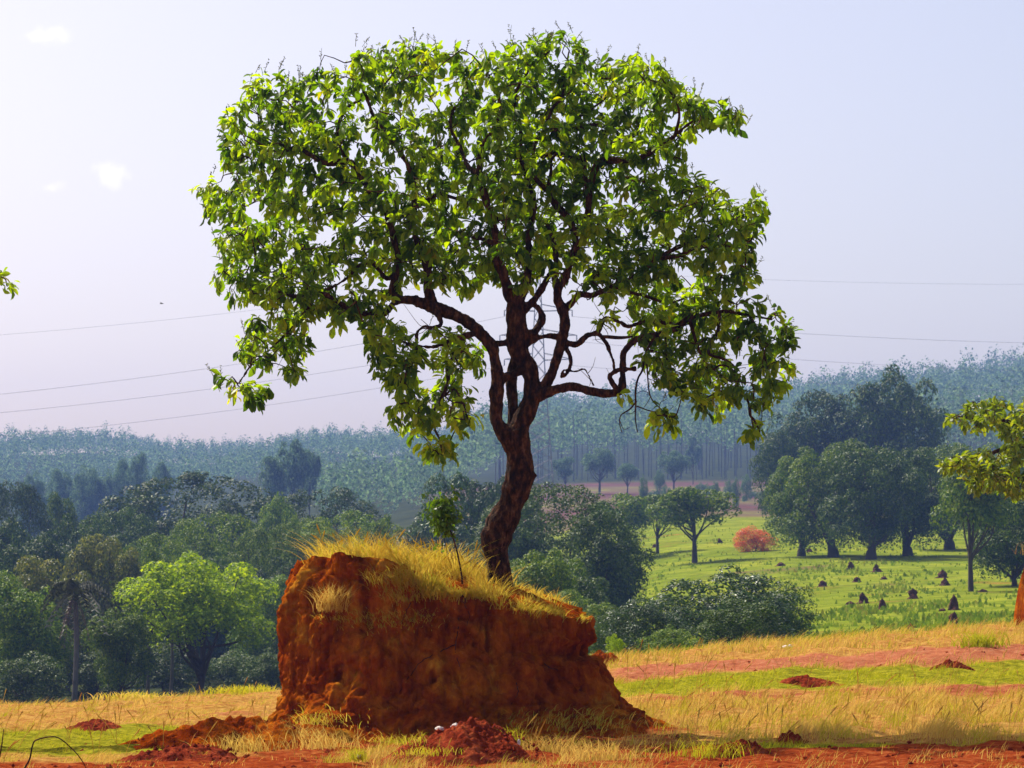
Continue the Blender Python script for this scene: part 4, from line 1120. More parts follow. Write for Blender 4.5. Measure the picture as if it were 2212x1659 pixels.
# left neighbour: one leafy twig enters the picture
side_tree('savanna_tree', 'savanna tree whose single leafy twig enters at the left edge of the frame',
          [(-420, 1600, .16), (-400, 1400, .13), (-430, 1200, .12), (-410, 1000, .10), (-380, 850, .08), (-340, 720, .04)],
          [[(-410, 950, .07), (-330, 820, .05), (-230, 720, .04), (-130, 660, .025), (-60, 620, .014), (0, 612, .007), (22, 612, .004)], [(-400, 900, .06), (-480, 760, .05), (-560, 660, .03)]],
          [([(4, 606), (32, 606), (34, 622), (6, 622)], 2), ([(-8, 575), (6, 578), (4, 602), (-8, 600)], 3), ([(-260, 560), (-120, 540), (-70, 620), (-160, 700), (-260, 700)], 60), ([(-560, 520), (-300, 500), (-280, 700), (-560, 760)], 120)],
          'leaf_main', (.10, .17), 35, 8, .15)

# ------------------------------------------------------------------ background trees
def unit_crown(seed, cb, flat, nl, lobe, nleaf, size, box=0.0, smin=0.55):
    """crown of a tree 1 high and 1 wide, its underside at cb"""
    g = np.random.default_rng(seed)
    h = (1 - cb) / 2; zc = cb + h
    C, Rr = [], []
    while len(C) < nl:
        v = g.normal(size=3); v /= np.linalg.norm(v)
        if v[2] < -0.85: continue
        if box: v = v / (np.sum(np.abs(v) ** box) ** (1 / box))
        s = g.uniform(smin, 0.88) if g.random() > 0.2 else g.uniform(0.1, 0.5)
        p = v * s
        if flat: p[2] = abs(p[2]) ** 0.8 * np.sign(p[2]) * 0.9
        rad = lobe * g.uniform(0.65, 1.3)
        p *= (1 - rad * 0.55)
        C.append([p[0] * 0.5, p[1] * 0.5, zc + p[2] * h]); Rr.append(rad * 0.5)
    C = np.array(C); Rr = np.array(Rr)
    wts = Rr ** 2; idx = g.choice(nl, nleaf, p=wts / wts.sum())
    v = g.normal(size=(nleaf, 3)); v[:, 2] += 0.75; v /= np.linalg.norm(v, axis=1, keepdims=True)
    k = g.uniform(0.55, 1.05, nleaf) ** 0.6
    hz = max(0.5, min(1.0, 2 * h))
    P = C[idx] + v * (Rr[idx] * k)[:, None] * np.array([1, 1, hz])
    nrm = v + g.normal(0, 0.42, (nleaf, 3)); nrm /= np.linalg.norm(nrm, axis=1, keepdims=True)
    u = np.cross(nrm, g.normal(size=(nleaf, 3))); u /= np.linalg.norm(u, axis=1, keepdims=True); w = np.cross(nrm, u)
    s = size * g.uniform(0.55, 1.35, nleaf)[:, None]
    V = np.stack([P - u * s, P + w * s * 0.55 + nrm * s * .15, P + u * s, P - w * s * 0.55 + nrm * s * .15], 1)
    q = np.arange(nleaf * 4).reshape(-1, 4)
    mb = MB(); mb.add(V.reshape(-1, 3), q)
    return mb, C

def unit_trunk(seed, cb, C, r=0.022, lean=0.05, lobes=7, fork=0.6):
    g = np.random.default_rng(seed + 50)
    mb = MB()
    top = max(cb, 0) + (1 - max(cb, 0)) * 0.45
    fx, fy = g.normal(0, lean, 2)
    hf = max(0.12, cb * fork)
    P = catmull(np.array([[0, 0, -0.04], [fx * .2, fy * .2, hf * .5], [fx * .6, fy * .6, hf], [fx, fy, top]]), 4)
    tube(mb, P, np.linspace(r * 1.35, r * 0.5, len(P)), 8)
    for j in g.choice(len(C), min(lobes, len(C)), replace=False):
        a = P[int(len(P) * g.uniform(.45, .8))]; c = C[j]
        mid = a * .5 + c * .5 + np.array([g.normal(0, .03), g.normal(0, .03), -0.02])
        Q = catmull(np.array([a, mid, c]), 4)
        tube(mb, Q, np.linspace(r * .55, r * .12, len(Q)), 5)
    return mb

PROTO = {}
def proto(kind, seed):
    key = (kind, seed)
    if key not in PROTO:
        cfg = {  # cb, flat, lobes, lobe size, leaves, leaf size
            'dome': (-0.10, True, 240, 0.12, 28000, 0.0082, 0, .86),
            'dense': (-0.10, False, 90, 0.22, 24000, 0.0125, 2.4),
            'layer': (0.0, True, 50, 0.24, 24000, 0.0125, 2.6),
            'umbrella': (0.36, True, 30, 0.30, 7000, 0.019),
            'bush': (-0.25, False, 70, 0.24, 13000, 0.0145, 2.6),
            'open': (0.17, True, 75, 0.19, 17000, 0.0125),
            'slim': (0.22, False, 11, 0.26, 2000, 0.034),
            'grove': (-0.04, False, 70, 0.23, 24000, 0.012, 3.2),
        }[kind]
        mb, C = unit_crown(seed * 13 + len(kind), *cfg)
        tr = unit_trunk(seed, cfg[0], C, {'slim': .02, 'bush': .012, 'open': .02, 'grove': .045}.get(kind, .024), .04, {'bush': 12, 'open': 11, 'grove': 4}.get(kind, 9), .9 if kind in ('umbrella', 'grove', 'open') else .6)
        PROTO[key] = (mb.mesh('crown', smooth=False), tr.mesh('trunk'))
    return PROTO[key]

def bg_tree(kind, seed, px, top, w, d, leaf, label, name='tree', cat='tree', group=None, bark='bark_bg', base=None, rz=None):
    x = (px - CX) / F * d
    z0 = tz(x, d) - 0.15
    if base is not None: z0 = at(px, base, d)[2] if False else z0
    ztop = at(px, top, d)[2]
    H = max(1.0, (ztop - z0) * {'dome': 1.05, 'dense': 1.05, 'layer': 1.06, 'open': 1.06}.get(kind, 1.02)); W = w / F * d * {'dense': 1.3, 'layer': 1.35, 'grove': 1.25, 'dome': 1.35}.get(kind, 1.0)
    o = empty(name, (x, d, z0), label, cat, group, rz if rz is not None else (seed * 2.399 + px * 0.13) % 6.28)
    o.scale = (W, W, H)
    cm, tm = proto(kind, seed)
    for nm, me, mt in (('trunk', tm, M[bark]), ('crown', cm, M[leaf])):
        c = bpy.data.objects.new(nm, me); COL.objects.link(c); c.parent = o
        if not me.materials: me.materials.append(mt)
        c.material_slots[0].link = 'OBJECT'; c.material_slots[0].material = mt
    return o

T = bg_tree
# --- left woodland, front to back
T('open', 1, 432, 1192, 420, 170, 'leaf_lime', 'bright lime green spreading tree at the woodland edge left of the mound', 'broadleaf_tree')
T('layer', 3, 262, 1310, 130, 166, 'leaf_mid', 'small dark green tree tucked against the left side of the lime green tree', 'broadleaf_tree')
T('dense', 2, 40, 1235, 210, 176, 'leaf_mid', 'bushy green tree at the left frame edge low in the woodland', 'broadleaf_tree')
T('bush', 1, 585, 1395, 150, 175, 'leaf_dark', 'dark undergrowth bush between the lime green tree and the mound', 'bush', 'bush')
T('bush', 2, 60, 1400, 200, 168, 'leaf_dark', 'dark undergrowth bush at the far left edge of the dry field', 'bush', 'bush')
T('bush', 3, 215, 1400, 170, 174, 'leaf_dark', 'dark undergrowth bush behind the palm trunk', 'bush', 'bush')
T('bush', 1, 360, 1370, 210, 190, 'leaf_dark', 'dark undergrowth bush in the shade under the lime green tree', 'bush', 'bush')
T('bush', 2, 500, 1400, 190, 192, 'leaf_dark', 'dark undergrowth bush right of the lime green tree trunk', 'bush', 'bush')
T('layer', 1, 95, 1195, 190, 205, 'leaf_olive', 'olive crowned tree with yellowish top near the left frame edge', 'broadleaf_tree')
T('layer', 2, 222, 1148, 150, 225, 'leaf_olive', 'olive brown crowned tree behind the palm', 'broadleaf_tree')
T('dense', 3, 320, 1165, 150, 228, 'leaf_mid', 'teal green round tree between the olive tree and the lime green tree', 'broadleaf_tree')
T('dense', 1, 590, 1240, 160, 215, 'leaf_mid', 'green tree rising just left of the mound behind the lime green tree', 'broadleaf_tree')
T('dome', 3, 470, 1090, 230, 262, 'leaf_mid', 'tall green domed tree directly above the lime green tree', 'broadleaf_tree')
T('dome', 1, 340, 1142, 190, 250, 'leaf_mid', 'green rounded tree lower left of the tall green domed tree', 'broadleaf_tree')
T('dome', 2, 590, 1120, 190, 255, 'leaf_mid', 'green rounded tree lower right of the tall green domed tree', 'broadleaf_tree')
T('dense', 2, 30, 1120, 170, 285, 'leaf_dark', 'dark round tree half cut by the left frame edge below the leftmost dome', 'broadleaf_tree')
T('dense', 3, 150, 1108, 160, 290, 'leaf_dark', 'dark round tree left of the big domed tree low in the woodland', 'broadleaf_tree')
T('dome', 2, 255, 1082, 200, 300, 'leaf_dark', 'dark rounded tree at the lower left shoulder of the big domed tree', 'broadleaf_tree')
T('dome', 1, 425, 1006, 400, 335, 'leaf_dome', 'largest domed tree crown on the left with an even rounded top', 'broadleaf_tree')
T('dome', 2, 25, 1022, 160, 340, 'leaf_dome', 'domed dark tree at the left frame edge below the blue hills', 'broadleaf_tree')
T('dense', 1, 130, 1060, 110, 350, 'leaf_mid', 'small green crown between the two leftmost domes', 'broadleaf_tree')
T('dome', 3, 705, 1038, 250, 330, 'leaf_dome', 'wide brownish green domed tree behind the mound grass', 'broadleaf_tree')
T('dense', 2, 610, 1065, 130, 320, 'leaf_mid', 'small bright crown in the dip between the two wide domes', 'broadleaf_tree')
T('dome', 1, 760, 1092, 260, 262, 'leaf_mid', 'green domed tree just above the golden grass of the mound', 'broadleaf_tree')
T('dome', 2, 660, 1105, 170, 268, 'leaf_mid', 'green domed tree left of the golden grass behind the mound', 'broadleaf_tree')
T('dense', 3, 830, 1110, 130, 255, 'leaf_mid', 'green rounded tree right of the golden grass clump behind the mound', 'broadleaf_tree')
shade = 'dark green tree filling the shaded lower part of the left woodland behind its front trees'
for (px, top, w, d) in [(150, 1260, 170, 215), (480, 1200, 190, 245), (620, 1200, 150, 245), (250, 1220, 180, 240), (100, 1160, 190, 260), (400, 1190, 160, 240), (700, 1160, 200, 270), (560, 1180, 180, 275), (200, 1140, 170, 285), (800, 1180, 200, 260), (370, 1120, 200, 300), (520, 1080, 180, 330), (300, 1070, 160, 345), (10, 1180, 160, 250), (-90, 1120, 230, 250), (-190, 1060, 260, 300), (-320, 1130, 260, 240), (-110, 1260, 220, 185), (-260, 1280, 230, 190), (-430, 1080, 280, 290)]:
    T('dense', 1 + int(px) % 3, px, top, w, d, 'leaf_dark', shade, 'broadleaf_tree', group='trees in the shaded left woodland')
# --- centre, behind the mound
T('layer', 1, 975, 1015, 190, 250, 'leaf_grey', 'glossy grey green tree left of the big trunk behind the sapling', 'broadleaf_tree')
T('layer', 3, 930, 1110, 170, 235, 'leaf_grey', 'lower glossy grey green tree behind the sapling stem', 'broadleaf_tree')
T('layer', 2, 1080, 1012, 170, 246, 'leaf_grey', 'glossy tree directly behind the big trunk', 'broadleaf_tree')
T('dome', 3, 1200, 1028, 300, 225, 'leaf_dark', 'large dark bluish tree right of the big trunk', 'broadleaf_tree')
T('dense', 1, 1305, 1100, 190, 205, 'leaf_dark', 'dark bluish tree falling to the pasture right of the big trunk', 'broadleaf_tree')
T('dense', 2, 1110, 1120, 180, 220, 'leaf_dark', 'dark tree low behind the right side of the big trunk', 'broadleaf_tree')
T('layer', 3, 1175, 1185, 170, 150, 'leaf_mid', 'small bright edged tree just right of the trunk base', 'broadleaf_tree')
T('dense', 2, 1240, 1275, 170, 140, 'leaf_mid', 'green bush behind the right slope of the big mound', 'bush', 'bush')
T('dense', 3, 1225, 1222, 200, 165, 'leaf_dark', 'dark bush behind the right shoulder of the big mound', 'bush', 'bush')
T('umbrella', 1, 1345, 1058, 170, 330, 'leaf_mid', 'green tree left of the lone pasture tree', 'broadleaf_tree')
T('umbrella', 2, 1500, 1048, 215, 305, 'leaf_mid', 'lone spreading tree with clear dark trunk on the pasture', 'broadleaf_tree')
T('umbrella', 3, 1420, 1068, 130, 335, 'leaf_mid', 'small tree squeezed between the lone pasture tree and its left neighbour', 'broadleaf_tree')
T('bush', 1, 1560, 1212, 360, 118, 'leaf_grey', 'big glossy shrub in front of the pasture right of the mound', 'shrub', 'shrub')
T('bush', 2, 1690, 1248, 190, 124, 'leaf_dark', 'dark right end of the shrub thicket before the pasture', 'shrub', 'shrub')
T('bush', 3, 1395, 1285, 230, 112, 'leaf_grey', 'paler left shrub of the thicket next to the mound', 'shrub', 'shrub')
T('bush', 1, 1450, 1345, 150, 100, 'leaf_mid', 'low green bush in front of the shrub thicket', 'bush', 'bush')
T('bush', 2, 1330, 1385, 60, 75, 'leaf_lime', 'tiny bright green bush behind the small earth heap', 'bush', 'bush')
T('bush', 2, 1320, 1300, 130, 118, 'leaf_dark', 'dark shrub between the mound and the pale left shrub of the thicket', 'shrub', 'shrub')
T('bush', 3, 1600, 1290, 230, 105, 'leaf_dark', 'dark shrub in the shade below the big glossy shrub', 'shrub', 'shrub')
# --- right hand grove
T('dense', 3, 1935, 788, 215, 420, 'leaf_dark', 'tallest dark round tree rising behind the right hand grove', 'broadleaf_tree')
T('dense', 1, 1762, 838, 200, 425, 'leaf_dark', 'dark bushy tree left of the tallest dark tree', 'broadleaf_tree')
T('dense', 2, 1690, 930, 120, 415, 'leaf_dark', 'small dark tree at the left end of the tall dark pair', 'broadleaf_tree')
T('dense', 2, 1860, 880, 130, 422, 'leaf_dark', 'dark tree filling the gap between the tall dark pair', 'broadleaf_tree')
T('grove', 1, 1730, 975, 150, 305, 'leaf_mid', 'leftmost tree of the grove with short trunk on the pasture', 'broadleaf_tree')
T('grove', 2, 1800, 938, 200, 300, 'leaf_mid', 'broad green tree second from the left in the grove', 'broadleaf_tree')
T('grove', 3, 1880, 950, 190, 292, 'leaf_dark', 'dark tree with the thickest trunk in the middle of the grove', 'broadleaf_tree')
T('grove', 1, 1960, 955, 190, 300, 'leaf_dark', 'dark tree right of the thickest trunk in the grove', 'broadleaf_tree')
T('grove', 2, 2050, 945, 200, 318, 'leaf_mid', 'lighter green tree at the right end of the grove', 'broadleaf_tree')
T('umbrella', 3, 2095, 1010, 210, 215, 'leaf_mid', 'thin trunked tree standing alone right of the grove', 'broadleaf_tree')
T('dense', 1, 2190, 1060, 190, 225, 'leaf_dark', 'dark low branched tree at the right frame edge', 'broadleaf_tree')
T('grove', 3, 2160, 950, 190, 330, 'leaf_mid', 'green tree behind the yellow green branch at right', 'broadleaf_tree')
# --- middle distance
for i, (px, top, w, d, lab) in enumerate([
        (635, 938, 70, 640, 'tall slim eucalyptus with tufted crown before the blue left hills'), (668, 965, 45, 650, 'slim eucalyptus right of the tall tufted one before the blue hills'),
        (590, 985, 60, 630, 'lower slim eucalyptus left of the tall tufted one before the blue hills'), (300, 975, 60, 700, 'bluish slim tree above the left shoulder of the largest dome'),
        (255, 990, 70, 705, 'bluish tree left of the slim bluish tree above the largest dome'), (190, 1000, 80, 690, 'bluish rounded tree midway between the left domes'),
        (130, 1010, 80, 700, 'bluish tree above the gap between the left domes'), (345, 995, 60, 690, 'bluish slim tree touching the top left of the largest dome'), (70, 1015, 70, 680, 'bluish tree above the left edge dome')]):
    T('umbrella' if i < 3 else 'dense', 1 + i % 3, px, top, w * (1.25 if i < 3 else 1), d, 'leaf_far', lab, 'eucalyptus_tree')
for i, (px, top, w, d, k, lab) in enumerate([
        (1295, 962, 95, 720, 'umbrella', 'pale round tree on the reddish clearing left'), (1222, 985, 70, 730, 'umbrella', 'small pale tree left of the round one on the clearing'), (1355, 1000, 60, 700, 'umbrella', 'small flat topped tree on the reddish clearing'),
        (1455, 968, 80, 715, 'umbrella', 'darker round tree on the reddish clearing before the plantation'), (1497, 936, 45, 830, 'slim', 'slim pale tree standing before the plantation trunks')]):
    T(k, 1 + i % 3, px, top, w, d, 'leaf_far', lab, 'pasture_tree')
T('bush', 3, 1425, 1010, 30, 690, 'leaf_far', 'small round bush below the darker round clearing tree', 'bush', 'bush')
saplab = 'small pale green bush scattered on the reddish clearing below the plantation'
for i, px in enumerate([1390, 1408, 1470, 1490, 1530, 1545, 1575, 1590, 1612, 1632, 1650, 1668, 1440, 1510]):
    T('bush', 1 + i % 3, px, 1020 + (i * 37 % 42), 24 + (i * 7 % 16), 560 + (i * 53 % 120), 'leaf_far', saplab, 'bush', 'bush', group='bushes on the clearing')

# orange shrubs beside the grove
T('bush', 2, 1630, 1132, 105, 322, 'leaf_orange', 'orange red shrub left of the grove on the pasture', 'shrub', 'shrub')

# ------------------------------------------------------------------ palm
def build_palm(px, top, d, label, fr=24, L=2.4, trunk_r=.16, dead=True):
    x = (px - CX) / F * d; z0 = tz(x, d); zt = at(px, top, d)[2]
    root = empty('palm_tree', (x, d, z0), label, 'palm tree')
    mb = MB(); P = catmull(np.array([[0, 0, -.2], [.1, 0, (zt - z0) * .5], [0, 0, zt - z0]]), 5)
    tube(mb, P, np.linspace(trunk_r, trunk_r * .8, len(P)), 8); mb.build('trunk', M['bark_pale'], root)
    c = P[-1]; fm = MB(); dm = MB()
    for i in range(fr + (7 if dead else 0)):
        isd = i >= fr
        a = rng.uniform(0, 2 * np.pi); el = rng.uniform(-.2, 1.0) if not isd else rng.uniform(-1.3, -1.0)
        dr = np.array([math.cos(a) * math.cos(el), math.sin(a) * math.cos(el), math.sin(el)])
        t = np.linspace(0, 1, 12)[:, None]; l = L * rng.uniform(.8, 1.1)
        R_ = c + dr * t * l + np.array([0, 0, -1.0]) * t ** 2 * l * (.75 if not isd else .3)
        tgt = dm if isd else fm
        tube(tgt, R_, np.linspace(.03, .01, 12), 4)
        sd = norm(np.cross(dr, [0, 0, 1]))
        for j in range(1, 12):
            for s in (-1, 1):
                for _ in range(2):
                    w = rng.uniform(.35, .6) * (1 - abs(j - 5) / 12)
                    tip = R_[j] + sd * s * w + np.array([0, 0, -w * .6]) + rng.normal(0, .06, 3)
                    u = np.array([0, 0, .05]) + dr * .05
                    tgt.add(np.array([R_[j] - u, R_[j] + u, tip]), None, [[0, 1, 2]])
    fm.build('crown', M['frond'], root, smooth=False)
    if dead: dm.build('dead_fronds', M['dead_frond'], root, smooth=False)
build_palm(165, 1275, 160, 'grey green palm with drooping dry fronds at the left woodland edge')
build_palm(322, 1345, 176, 'thin pale palm trunk left of the two under the lime green tree', 9, 1.2, .12, False)
build_palm(372, 1345, 177, 'thin pale palm trunk nearest the lime green tree trunk', 8, 1.1, .11, False)
build_palm(266, 1350, 175, 'thin pale palm trunk under the left end of the lime green tree', 9, 1.2, .11, True)

# ------------------------------------------------------------------ termite mounds
def termite(px4, py4, h4, label, seed, wf=0.8, group=None):
    c = ground_hit(px4 * K4, py4 * K4, 90, 600)
    h = h4 * K4 / F * c[1]; w = h * wf
    mb = MB(); n, nr = 26, 14; V = []
    for i in range(nr + 1):
        s = i / nr
        for j in range(n):
            a = 2 * math.pi * j / n
            r = w * (1 - s ** (1.5 + (seed * 7 % 5) * .6)) ** 0.7 * (1.35 - .5 * min(1, s * 4))
            q = Vector((math.cos(a) * 1.1, math.sin(a) * 1.1, s * 2.2 + seed * 3.7))
            r *= 1 + 0.62 * noise.fractal(q, .8, 2.1, 4)
            V.append((math.cos(a) * r * .62, math.sin(a) * r * .62, s * h * (1 + .22 * noise.noise(q)) - .05))
    idx = np.arange((nr + 1) * n).reshape(-1, n); nx = np.roll(idx, -1, 1)
    mb.add(np.array(V), np.stack([idx[:-1], nx[:-1], nx[1:], idx[1:]], -1).reshape(-1, 4))
    tag(mb.build('termite_mound', M['termite'], loc=tuple(c)), label, 'termite mound', group)
G = 'termite mounds on the pasture'
for i, (a, b, h, lab, wf) in enumerate([
    (3447, 2414, 46, 'pointed termite mound with a low lump at its left foot', .7), (3524, 2438, 44, 'blunt upright termite mound right of the pointed one', .65), (3648, 2396, 46, 'lone pointed termite mound in the open middle of the pasture', .7),
    (3766, 2311, 34, 'upper mound of the touching pair of dark termite mounds', .9), (3776, 2341, 34, 'lower mound of the touching pair of dark termite mounds', .9), (3809, 2440, 60, 'tallest termite mound on the right of the pasture', .55),
    (3811, 2500, 52, 'dark termite mound directly below the tallest one', .6), (3636, 2530, 44, 'termite mound half hidden by the yellow crest grass', .6), (3400, 2278, 30, 'dark stubby termite mound in front of the grove at left', .9),
    (3503, 2288, 32, 'dark stubby termite mound in front of the grove at right', .9), (3426, 2328, 22, 'small low termite mound below the stubby pair', 1.2), (3288, 2347, 26, 'small termite mound right behind the shrub thicket top', 1.1),
    (3533, 2317, 14, 'very flat termite mound right of the small low one', 1.8), (3121, 2264, 16, 'flat reddish termite mound above the shrub thicket', 1.8), (2877, 2172, 20, 'tiny termite mound right of the lone tree trunk', 1.0),
    (2952, 2184, 20, 'tiny termite mound below the orange bank', 1.1), (2618, 2190, 14, 'tiny termite mound far left on the pasture', 1.2), (3237, 2209, 16, 'tiny flat termite mound between the first grove trunks', 1.6),
    (4015, 2252, 26, 'dark termite mound near the right frame edge', 1.2), (3925, 2368, 14, 'flat termite mound right of the touching pair', 2.4), (3397, 2418, 16, 'low lump of a termite mound beside the pointed one', 1.8), (3765, 2445, 14, 'low lump of a termite mound beside the tallest one', 1.9)]):
    termite(a, b, h, lab, i + 1, wf, G)

# ------------------------------------------------------------------ power line
def build_pylon():
    d = 640; px = 1163
    x = (px - CX) / F * d; z0 = tz(x, d)
    zt = at(px, 580, d)[2]; H = zt - z0
    root = empty('power_pylon', (x, d, z0), 'grey lattice power pylon half hidden behind the big trunk', 'pylon')
    def hw(z): return np.interp(z / H, [0, .55, .72, 1], [3.6, 1.5, 1.1, .25])
    for sx in (-1, 1):
        for sy in (-1, 1):
            mb = MB(); zs = np.linspace(-.5, H, 14); tube(mb, np.stack([sx * hw(zs), sy * hw(zs), zs], -1), .11, 4); mb.build('leg', M['steel'], root)
    zs = list(np.linspace(1, H * .97, 17)); br = MB()
    for a, b in zip(zs[:-1], zs[1:]):
        A, B = hw(a), hw(b)
        for (p, q) in [((-1, -1), (1, -1)), ((1, -1), (1, 1)), ((1, 1), (-1, 1)), ((-1, 1), (-1, -1))]:
            tube(br, np.array([[p[0] * A, p[1] * A, a], [q[0] * B, q[1] * B, b]]), .06, 4)
            tube(br, np.array([[q[0] * A, q[1] * A, a], [p[0] * B, p[1] * B, b]]), .06, 4)
    br.build('bracing', M['steel'], root)
    arms = []
    for py, L in ((672, 7.5), (726, 8.5), (778, 7.5)):
        z = at(px, py, d)[2] - z0; w = hw(z); mb = MB()
        for s in (-1, 1):
            for sy in (-1, 1):
                tube(mb, np.array([[s * w, sy * w, z], [s * L, 0, z + .2]]), .08, 4)
                tube(mb, np.array([[s * w, sy * w, z + 1.5], [s * L, 0, z + .2]]), .07, 4)
        mb.build('crossarm', M['steel'], root)
        for s in (-1, 1):
            ins = MB(); tube(ins, np.array([[s * L, 0, z + .2], [s * L, 0, z - 1.2]]), .12, 6); ins.build('insulator', M['steel'], root)
        arms.append((L, z - 1.2))
    return x, d, z0, H, arms
PYX, PYD, PYZ, PYH, ARMS = build_pylon()
def cable(p0, p1, sag, label, r=.03):
    t = np.linspace(0, 1, 60)[:, None]
    P = np.array(p0) * (1 - t) + np.array(p1) * t - np.array([0, 0, 1.0]) * 4 * sag * t * (1 - t)
    mb = MB(); tube(mb, P - P[0], r, 4)
    tag(mb.build('power_cable', M['steel'], loc=tuple(P[0])), label, 'power cable', 'power cables of the pylon')
where = ['topmost', 'second', 'third', 'lowest']
for k, (pya, pyb) in enumerate([(728, 805), (858, 0), (897, 0), (948, 0)]):
    zoff = PYH if k == 0 else ARMS[k - 1][1]; L = 0 if k == 0 else ARMS[k - 1][0]
    end = at(-60, pya, 560 + 10 * k)
    cable((PYX - L, PYD, PYZ + zoff), end, 1.5, f'{where[k]} power cable running from the pylon to the left frame edge', .02 if k == 0 else .03)
for k, py in enumerate([614, 742, 803, 846]):
    zoff = PYH if k == 0 else ARMS[k - 1][1]; L = 0 if k == 0 else ARMS[k - 1][0]
    end = at(2280, py, 700 + 10 * k)
    cable((PYX + L, PYD, PYZ + zoff), end, 1.0, f'{where[k]} power cable running from the pylon to the right frame edge', .02 if k == 0 else .03)

# a bird far off in the sky
def build_bird():
    c = at(348, 656, 120); mb = MB()
    n = 8
    P = np.array([[-.12, 0, 0], [-.05, 0, .01], [.05, 0, .015], [.12, 0, .01], [.18, 0, 0]])
    root = empty('bird', tuple(c), 'tiny dark bird flying in the pale sky left of the big tree', 'bird'); root.scale = (.55, .55, .55)
    tube(mb, P, [.01, .035, .045, .03, .008], 8); mb.build('body', M['bird'], root)
    for s in (-1, 1):
        w = MB(); w.add([[-.04, 0, .02], [.07, 0, .02], [.03, s * .16, .09], [-.05, s * .15, .085], [-.06, s * .30, .05]], [[0, 1, 2, 3]], [[3, 2, 4]])
        w.build('wing', M['bird'], root)
build_bird()

# ------------------------------------------------------------------ far plantation forest
def build_forest():
    mb = MB(); pos = []
    d = 630.0
    while d < 1780:
        st = 7.0 + (d - 630) * 0.004
        w = 0.27 * d
        xs = np.arange(-w, w, st)
        xs = xs + rng.normal(0, st * .3, len(xs)); dd = d + rng.normal(0, st * .3, len(xs))
        pos.append(np.stack([xs, dd], -1)); d += st
    pos = np.vstack(pos); px = CX + F * pos[:, 0] / pos[:, 1]; dd = pos[:, 1]
    front = np.interp(px, [-300, 560, 640, 700, 900, 1120, 1180, 1700, 1800, 2500], [1020, 1020, 900, 640, 640, 790, 880, 880, 800, 800])
    k = dd > front + 12 * np.sin(px * .02)
    # a bare shoulder between the near stand and the far hill on the left
    k &= ~((px < 900) & (px > 560) & (dd > 860) & (dd < 1080))
    pos = pos[k]; px = px[k]; dd = dd[k]; n = len(pos)
    z = terrain(pos[:, 0], pos[:, 1])
    H = np.where(px < 1000, np.where(dd < 900, 13, 13.5), 21.5) * rng.uniform(.78, 1.14, n)
    H = np.where(px > 1750, H * 1.1, H)
    H = H * (1 + .38 * np.array([noise.noise(Vector((a / 26, b / 60, 3))) for a, b in zip(px, dd)]) + .22 * np.array([noise.noise(Vector((a / 7, b / 20, 8))) for a, b in zip(px, dd)]))
    W = H * rng.uniform(.15, .27, n)
    cbf = np.where(px > 1050, .45, .25)
    m = 76
    ii = np.repeat(np.arange(n), m); N = len(ii)
    v = rng.normal(size=(N, 3)); v /= np.linalg.norm(v, axis=1, keepdims=True); v *= rng.uniform(.55, 1, (N, 1))
    hc = H * (1 - cbf) / 2
    taper = 1 - .45 * np.clip(v[:, 2], 0, 1)
    P = np.stack([pos[ii, 0] + v[:, 0] * W[ii] * taper, pos[ii, 1] + v[:, 1] * W[ii] * taper, z[ii] + H[ii] - hc[ii] + v[:, 2] * hc[ii]], -1)
    nr = norm(v + rng.normal(0, .4, (N, 3))); u = norm(np.cross(nr, rng.normal(size=(N, 3)))); w = np.cross(nr, u)
    s = (rng.uniform(.28, .70, N) * (H[ii] / 18) ** .5)[:, None]
    V = np.stack([P - u * s, P + w * s * .6, P + u * s, P - w * s * .6], 1).reshape(-1, 3)
    mb.add(V, np.arange(N * 4).reshape(-1, 4))
    tr = np.nonzero((px > 1050) & (dd < front[k] + 110) & (rng.random(n) < .75))[0]
    for i in tr:
        b = np.array([pos[i, 0], pos[i, 1], z[i] - .5])
        tube(mb, np.array([b, b + [rng.normal(0, .2), 0, H[i] * .5], b + [rng.normal(0, .3), 0, H[i] * .9]]), np.array([.2, .15, .07]) * rng.uniform(.5, 1.1), 4, cap=False)
        mb.mi[-1] = (4, mb.mi[-1][1], 1)
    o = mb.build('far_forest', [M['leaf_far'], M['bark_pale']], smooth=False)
    tag(o, 'blue hazy eucalyptus plantation covering the far hills', 'forest', kind='stuff')
build_forest()

# ------------------------------------------------------------------ light, sky, haze
SUN_EL, SUN_AZ = 51.0, -44.0            # azimuth measured from +Y towards +X
sd = Vector((math.sin(R(SUN_AZ)) * math.cos(R(SUN_EL)), math.cos(R(SUN_AZ)) * math.cos(R(SUN_EL)), math.sin(R(SUN_EL))))
sun = bpy.data.lights.new('sun', 'SUN'); sun.energy = 5.0; sun.angle = R(0.5); sun.color = (1, .93, .80)
so = bpy.data.objects.new('sun', sun); COL.objects.link(so); so.rotation_euler = (-sd).to_track_quat('-Z', 'Y').to_euler()
so.location = (0, 0, 200)

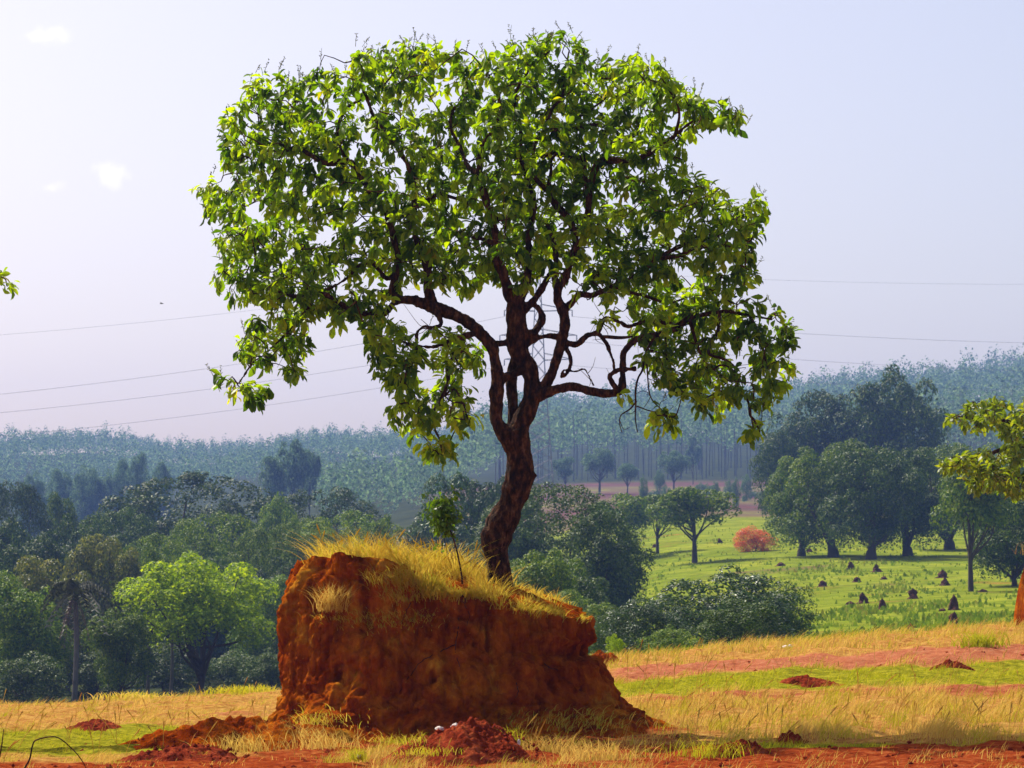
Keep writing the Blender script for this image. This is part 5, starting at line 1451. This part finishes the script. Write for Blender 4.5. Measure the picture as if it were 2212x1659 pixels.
W = bpy.data.worlds.new('World'); S.world = W; W.use_nodes = True
N, L = W.node_tree.nodes, W.node_tree.links; N.clear()
sky = N.new('ShaderNodeTexSky'); sky.sky_type = 'NISHITA'; sky.sun_disc = False
sky.sun_elevation = R(SUN_EL); sky.sun_rotation = R(SUN_AZ)
sky.air_density = 1.0; sky.dust_density = 6.0; sky.ozone_density = 2.0; sky.altitude = 800
tc = N.new('ShaderNodeTexCoord')
nz = N.new('ShaderNodeTexNoise'); nz.inputs['Scale'].default_value = 60; nz.inputs['Detail'].default_value = 6; nz.inputs['Roughness'].default_value = .6
L.new(tc.outputs['Generated'], nz.inputs['Vector'])
def cloud(px, py, rx, ry):
    d = norm(at(px, py, 1000.0) - np.array([0, 0, CAMZ]))
    mp = N.new('ShaderNodeVectorMath'); mp.operation = 'SUBTRACT'; mp.inputs[1].default_value = d; L.new(tc.outputs['Generated'], mp.inputs[0])
    sc = N.new('ShaderNodeVectorMath'); sc.operation = 'MULTIPLY'; sc.inputs[1].default_value = (F / rx, 3, F / ry); L.new(mp.outputs[0], sc.inputs[0])
    ln = N.new('ShaderNodeVectorMath'); ln.operation = 'LENGTH'; L.new(sc.outputs[0], ln.inputs[0])
    a = N.new('ShaderNodeMath'); a.operation = 'MULTIPLY_ADD'; a.inputs[1].default_value = 5.0; L.new(nz.outputs['Fac'], a.inputs[0]); 
    b = N.new('ShaderNodeMath'); b.operation = 'SUBTRACT'; b.inputs[0].default_value = -1.65; L.new(ln.outputs['Value'], b.inputs[1]); L.new(b.outputs[0], a.inputs[2])
    c = N.new('ShaderNodeMapRange'); c.interpolation_type = 'SMOOTHSTEP'; c.inputs['From Min'].default_value = 0; c.inputs['From Max'].default_value = 1.1; L.new(a.outputs[0], c.inputs['Value'])
    return c.outputs['Result']
cl = [cloud(245, 388, 42, 34), cloud(108, 404, 34, 18), cloud(92, 76, 62, 24)]
acc = cl[0]
for c in cl[1:]:
    m = N.new('ShaderNodeMath'); m.operation = 'MAXIMUM'; L.new(acc, m.inputs[0]); L.new(c, m.inputs[1]); acc = m.outputs[0]
sc = N.new('ShaderNodeMath'); sc.operation = 'MULTIPLY'; sc.inputs[1].default_value = .30; L.new(acc, sc.inputs[0])
tint = N.new('ShaderNodeMix'); tint.data_type = 'RGBA'; tint.blend_type = 'MULTIPLY'; tint.inputs['Factor'].default_value = 1
tint.inputs['B'].default_value = (1.63, 1.36, 1.22, 1); L.new(sky.outputs['Color'], tint.inputs['A'])
mx = N.new('ShaderNodeMix'); mx.data_type = 'RGBA'; L.new(sc.outputs[0], mx.inputs['Factor']); L.new(tint.outputs['Result'], mx.inputs['A']); mx.inputs['B'].default_value = (11.8, 11.3, 10.6, 1)
bg = N.new('ShaderNodeBackground'); bg.inputs['Strength'].default_value = 0.100; L.new(mx.outputs['Result'], bg.inputs['Color'])
wo = N.new('ShaderNodeOutputWorld'); L.new(bg.outputs[0], wo.inputs['Surface'])

def build_haze():
    z0 = float(min(ZG.min(), 0)) - 2.0
    mb = MB()
    x, y0, y1, z1 = 1380, -64, 2200, 150
    V = [(-x, y0, z0), (x, y0, z0), (x, y1, z0), (-x, y1, z0), (-x, y0, z1), (x, y0, z1), (x, y1, z1), (-x, y1, z1)]
    mb.add(V, [[0, 3, 2, 1], [4, 5, 6, 7], [0, 1, 5, 4], [1, 2, 6, 5], [2, 3, 7, 6], [3, 0, 4, 7]])
    m = bpy.data.materials.new('haze'); m.use_nodes = True; n, l = m.node_tree.nodes, m.node_tree.links; n.clear()
    v = n.new('ShaderNodeVolumePrincipled'); v.inputs['Color'].default_value = (.24, .41, 1.0, 1); v.inputs['Density'].default_value = 0.00023; v.inputs['Anisotropy'].default_value = 0.2
    o = n.new('ShaderNodeOutputMaterial'); l.new(v.outputs[0], o.inputs['Volume'])
    tag(mb.build('haze', m, smooth=False), 'pale blue haze in the air over the valley', 'haze', kind='stuff')
build_haze()

S.view_settings.view_transform = 'Standard'; S.view_settings.look = 'None'; S.view_settings.exposure = 0.45; S.view_settings.gamma = 1.0
S.cycles.use_denoising = True
S.cycles.max_bounces = 8; S.cycles.transmission_bounces = 6; S.cycles.volume_bounces = 1; S.cycles.diffuse_bounces = 4; S.cycles.transparent_max_bounces = 8
S.cycles.sample_clamp_indirect = 6
S.render.film_transparent = False
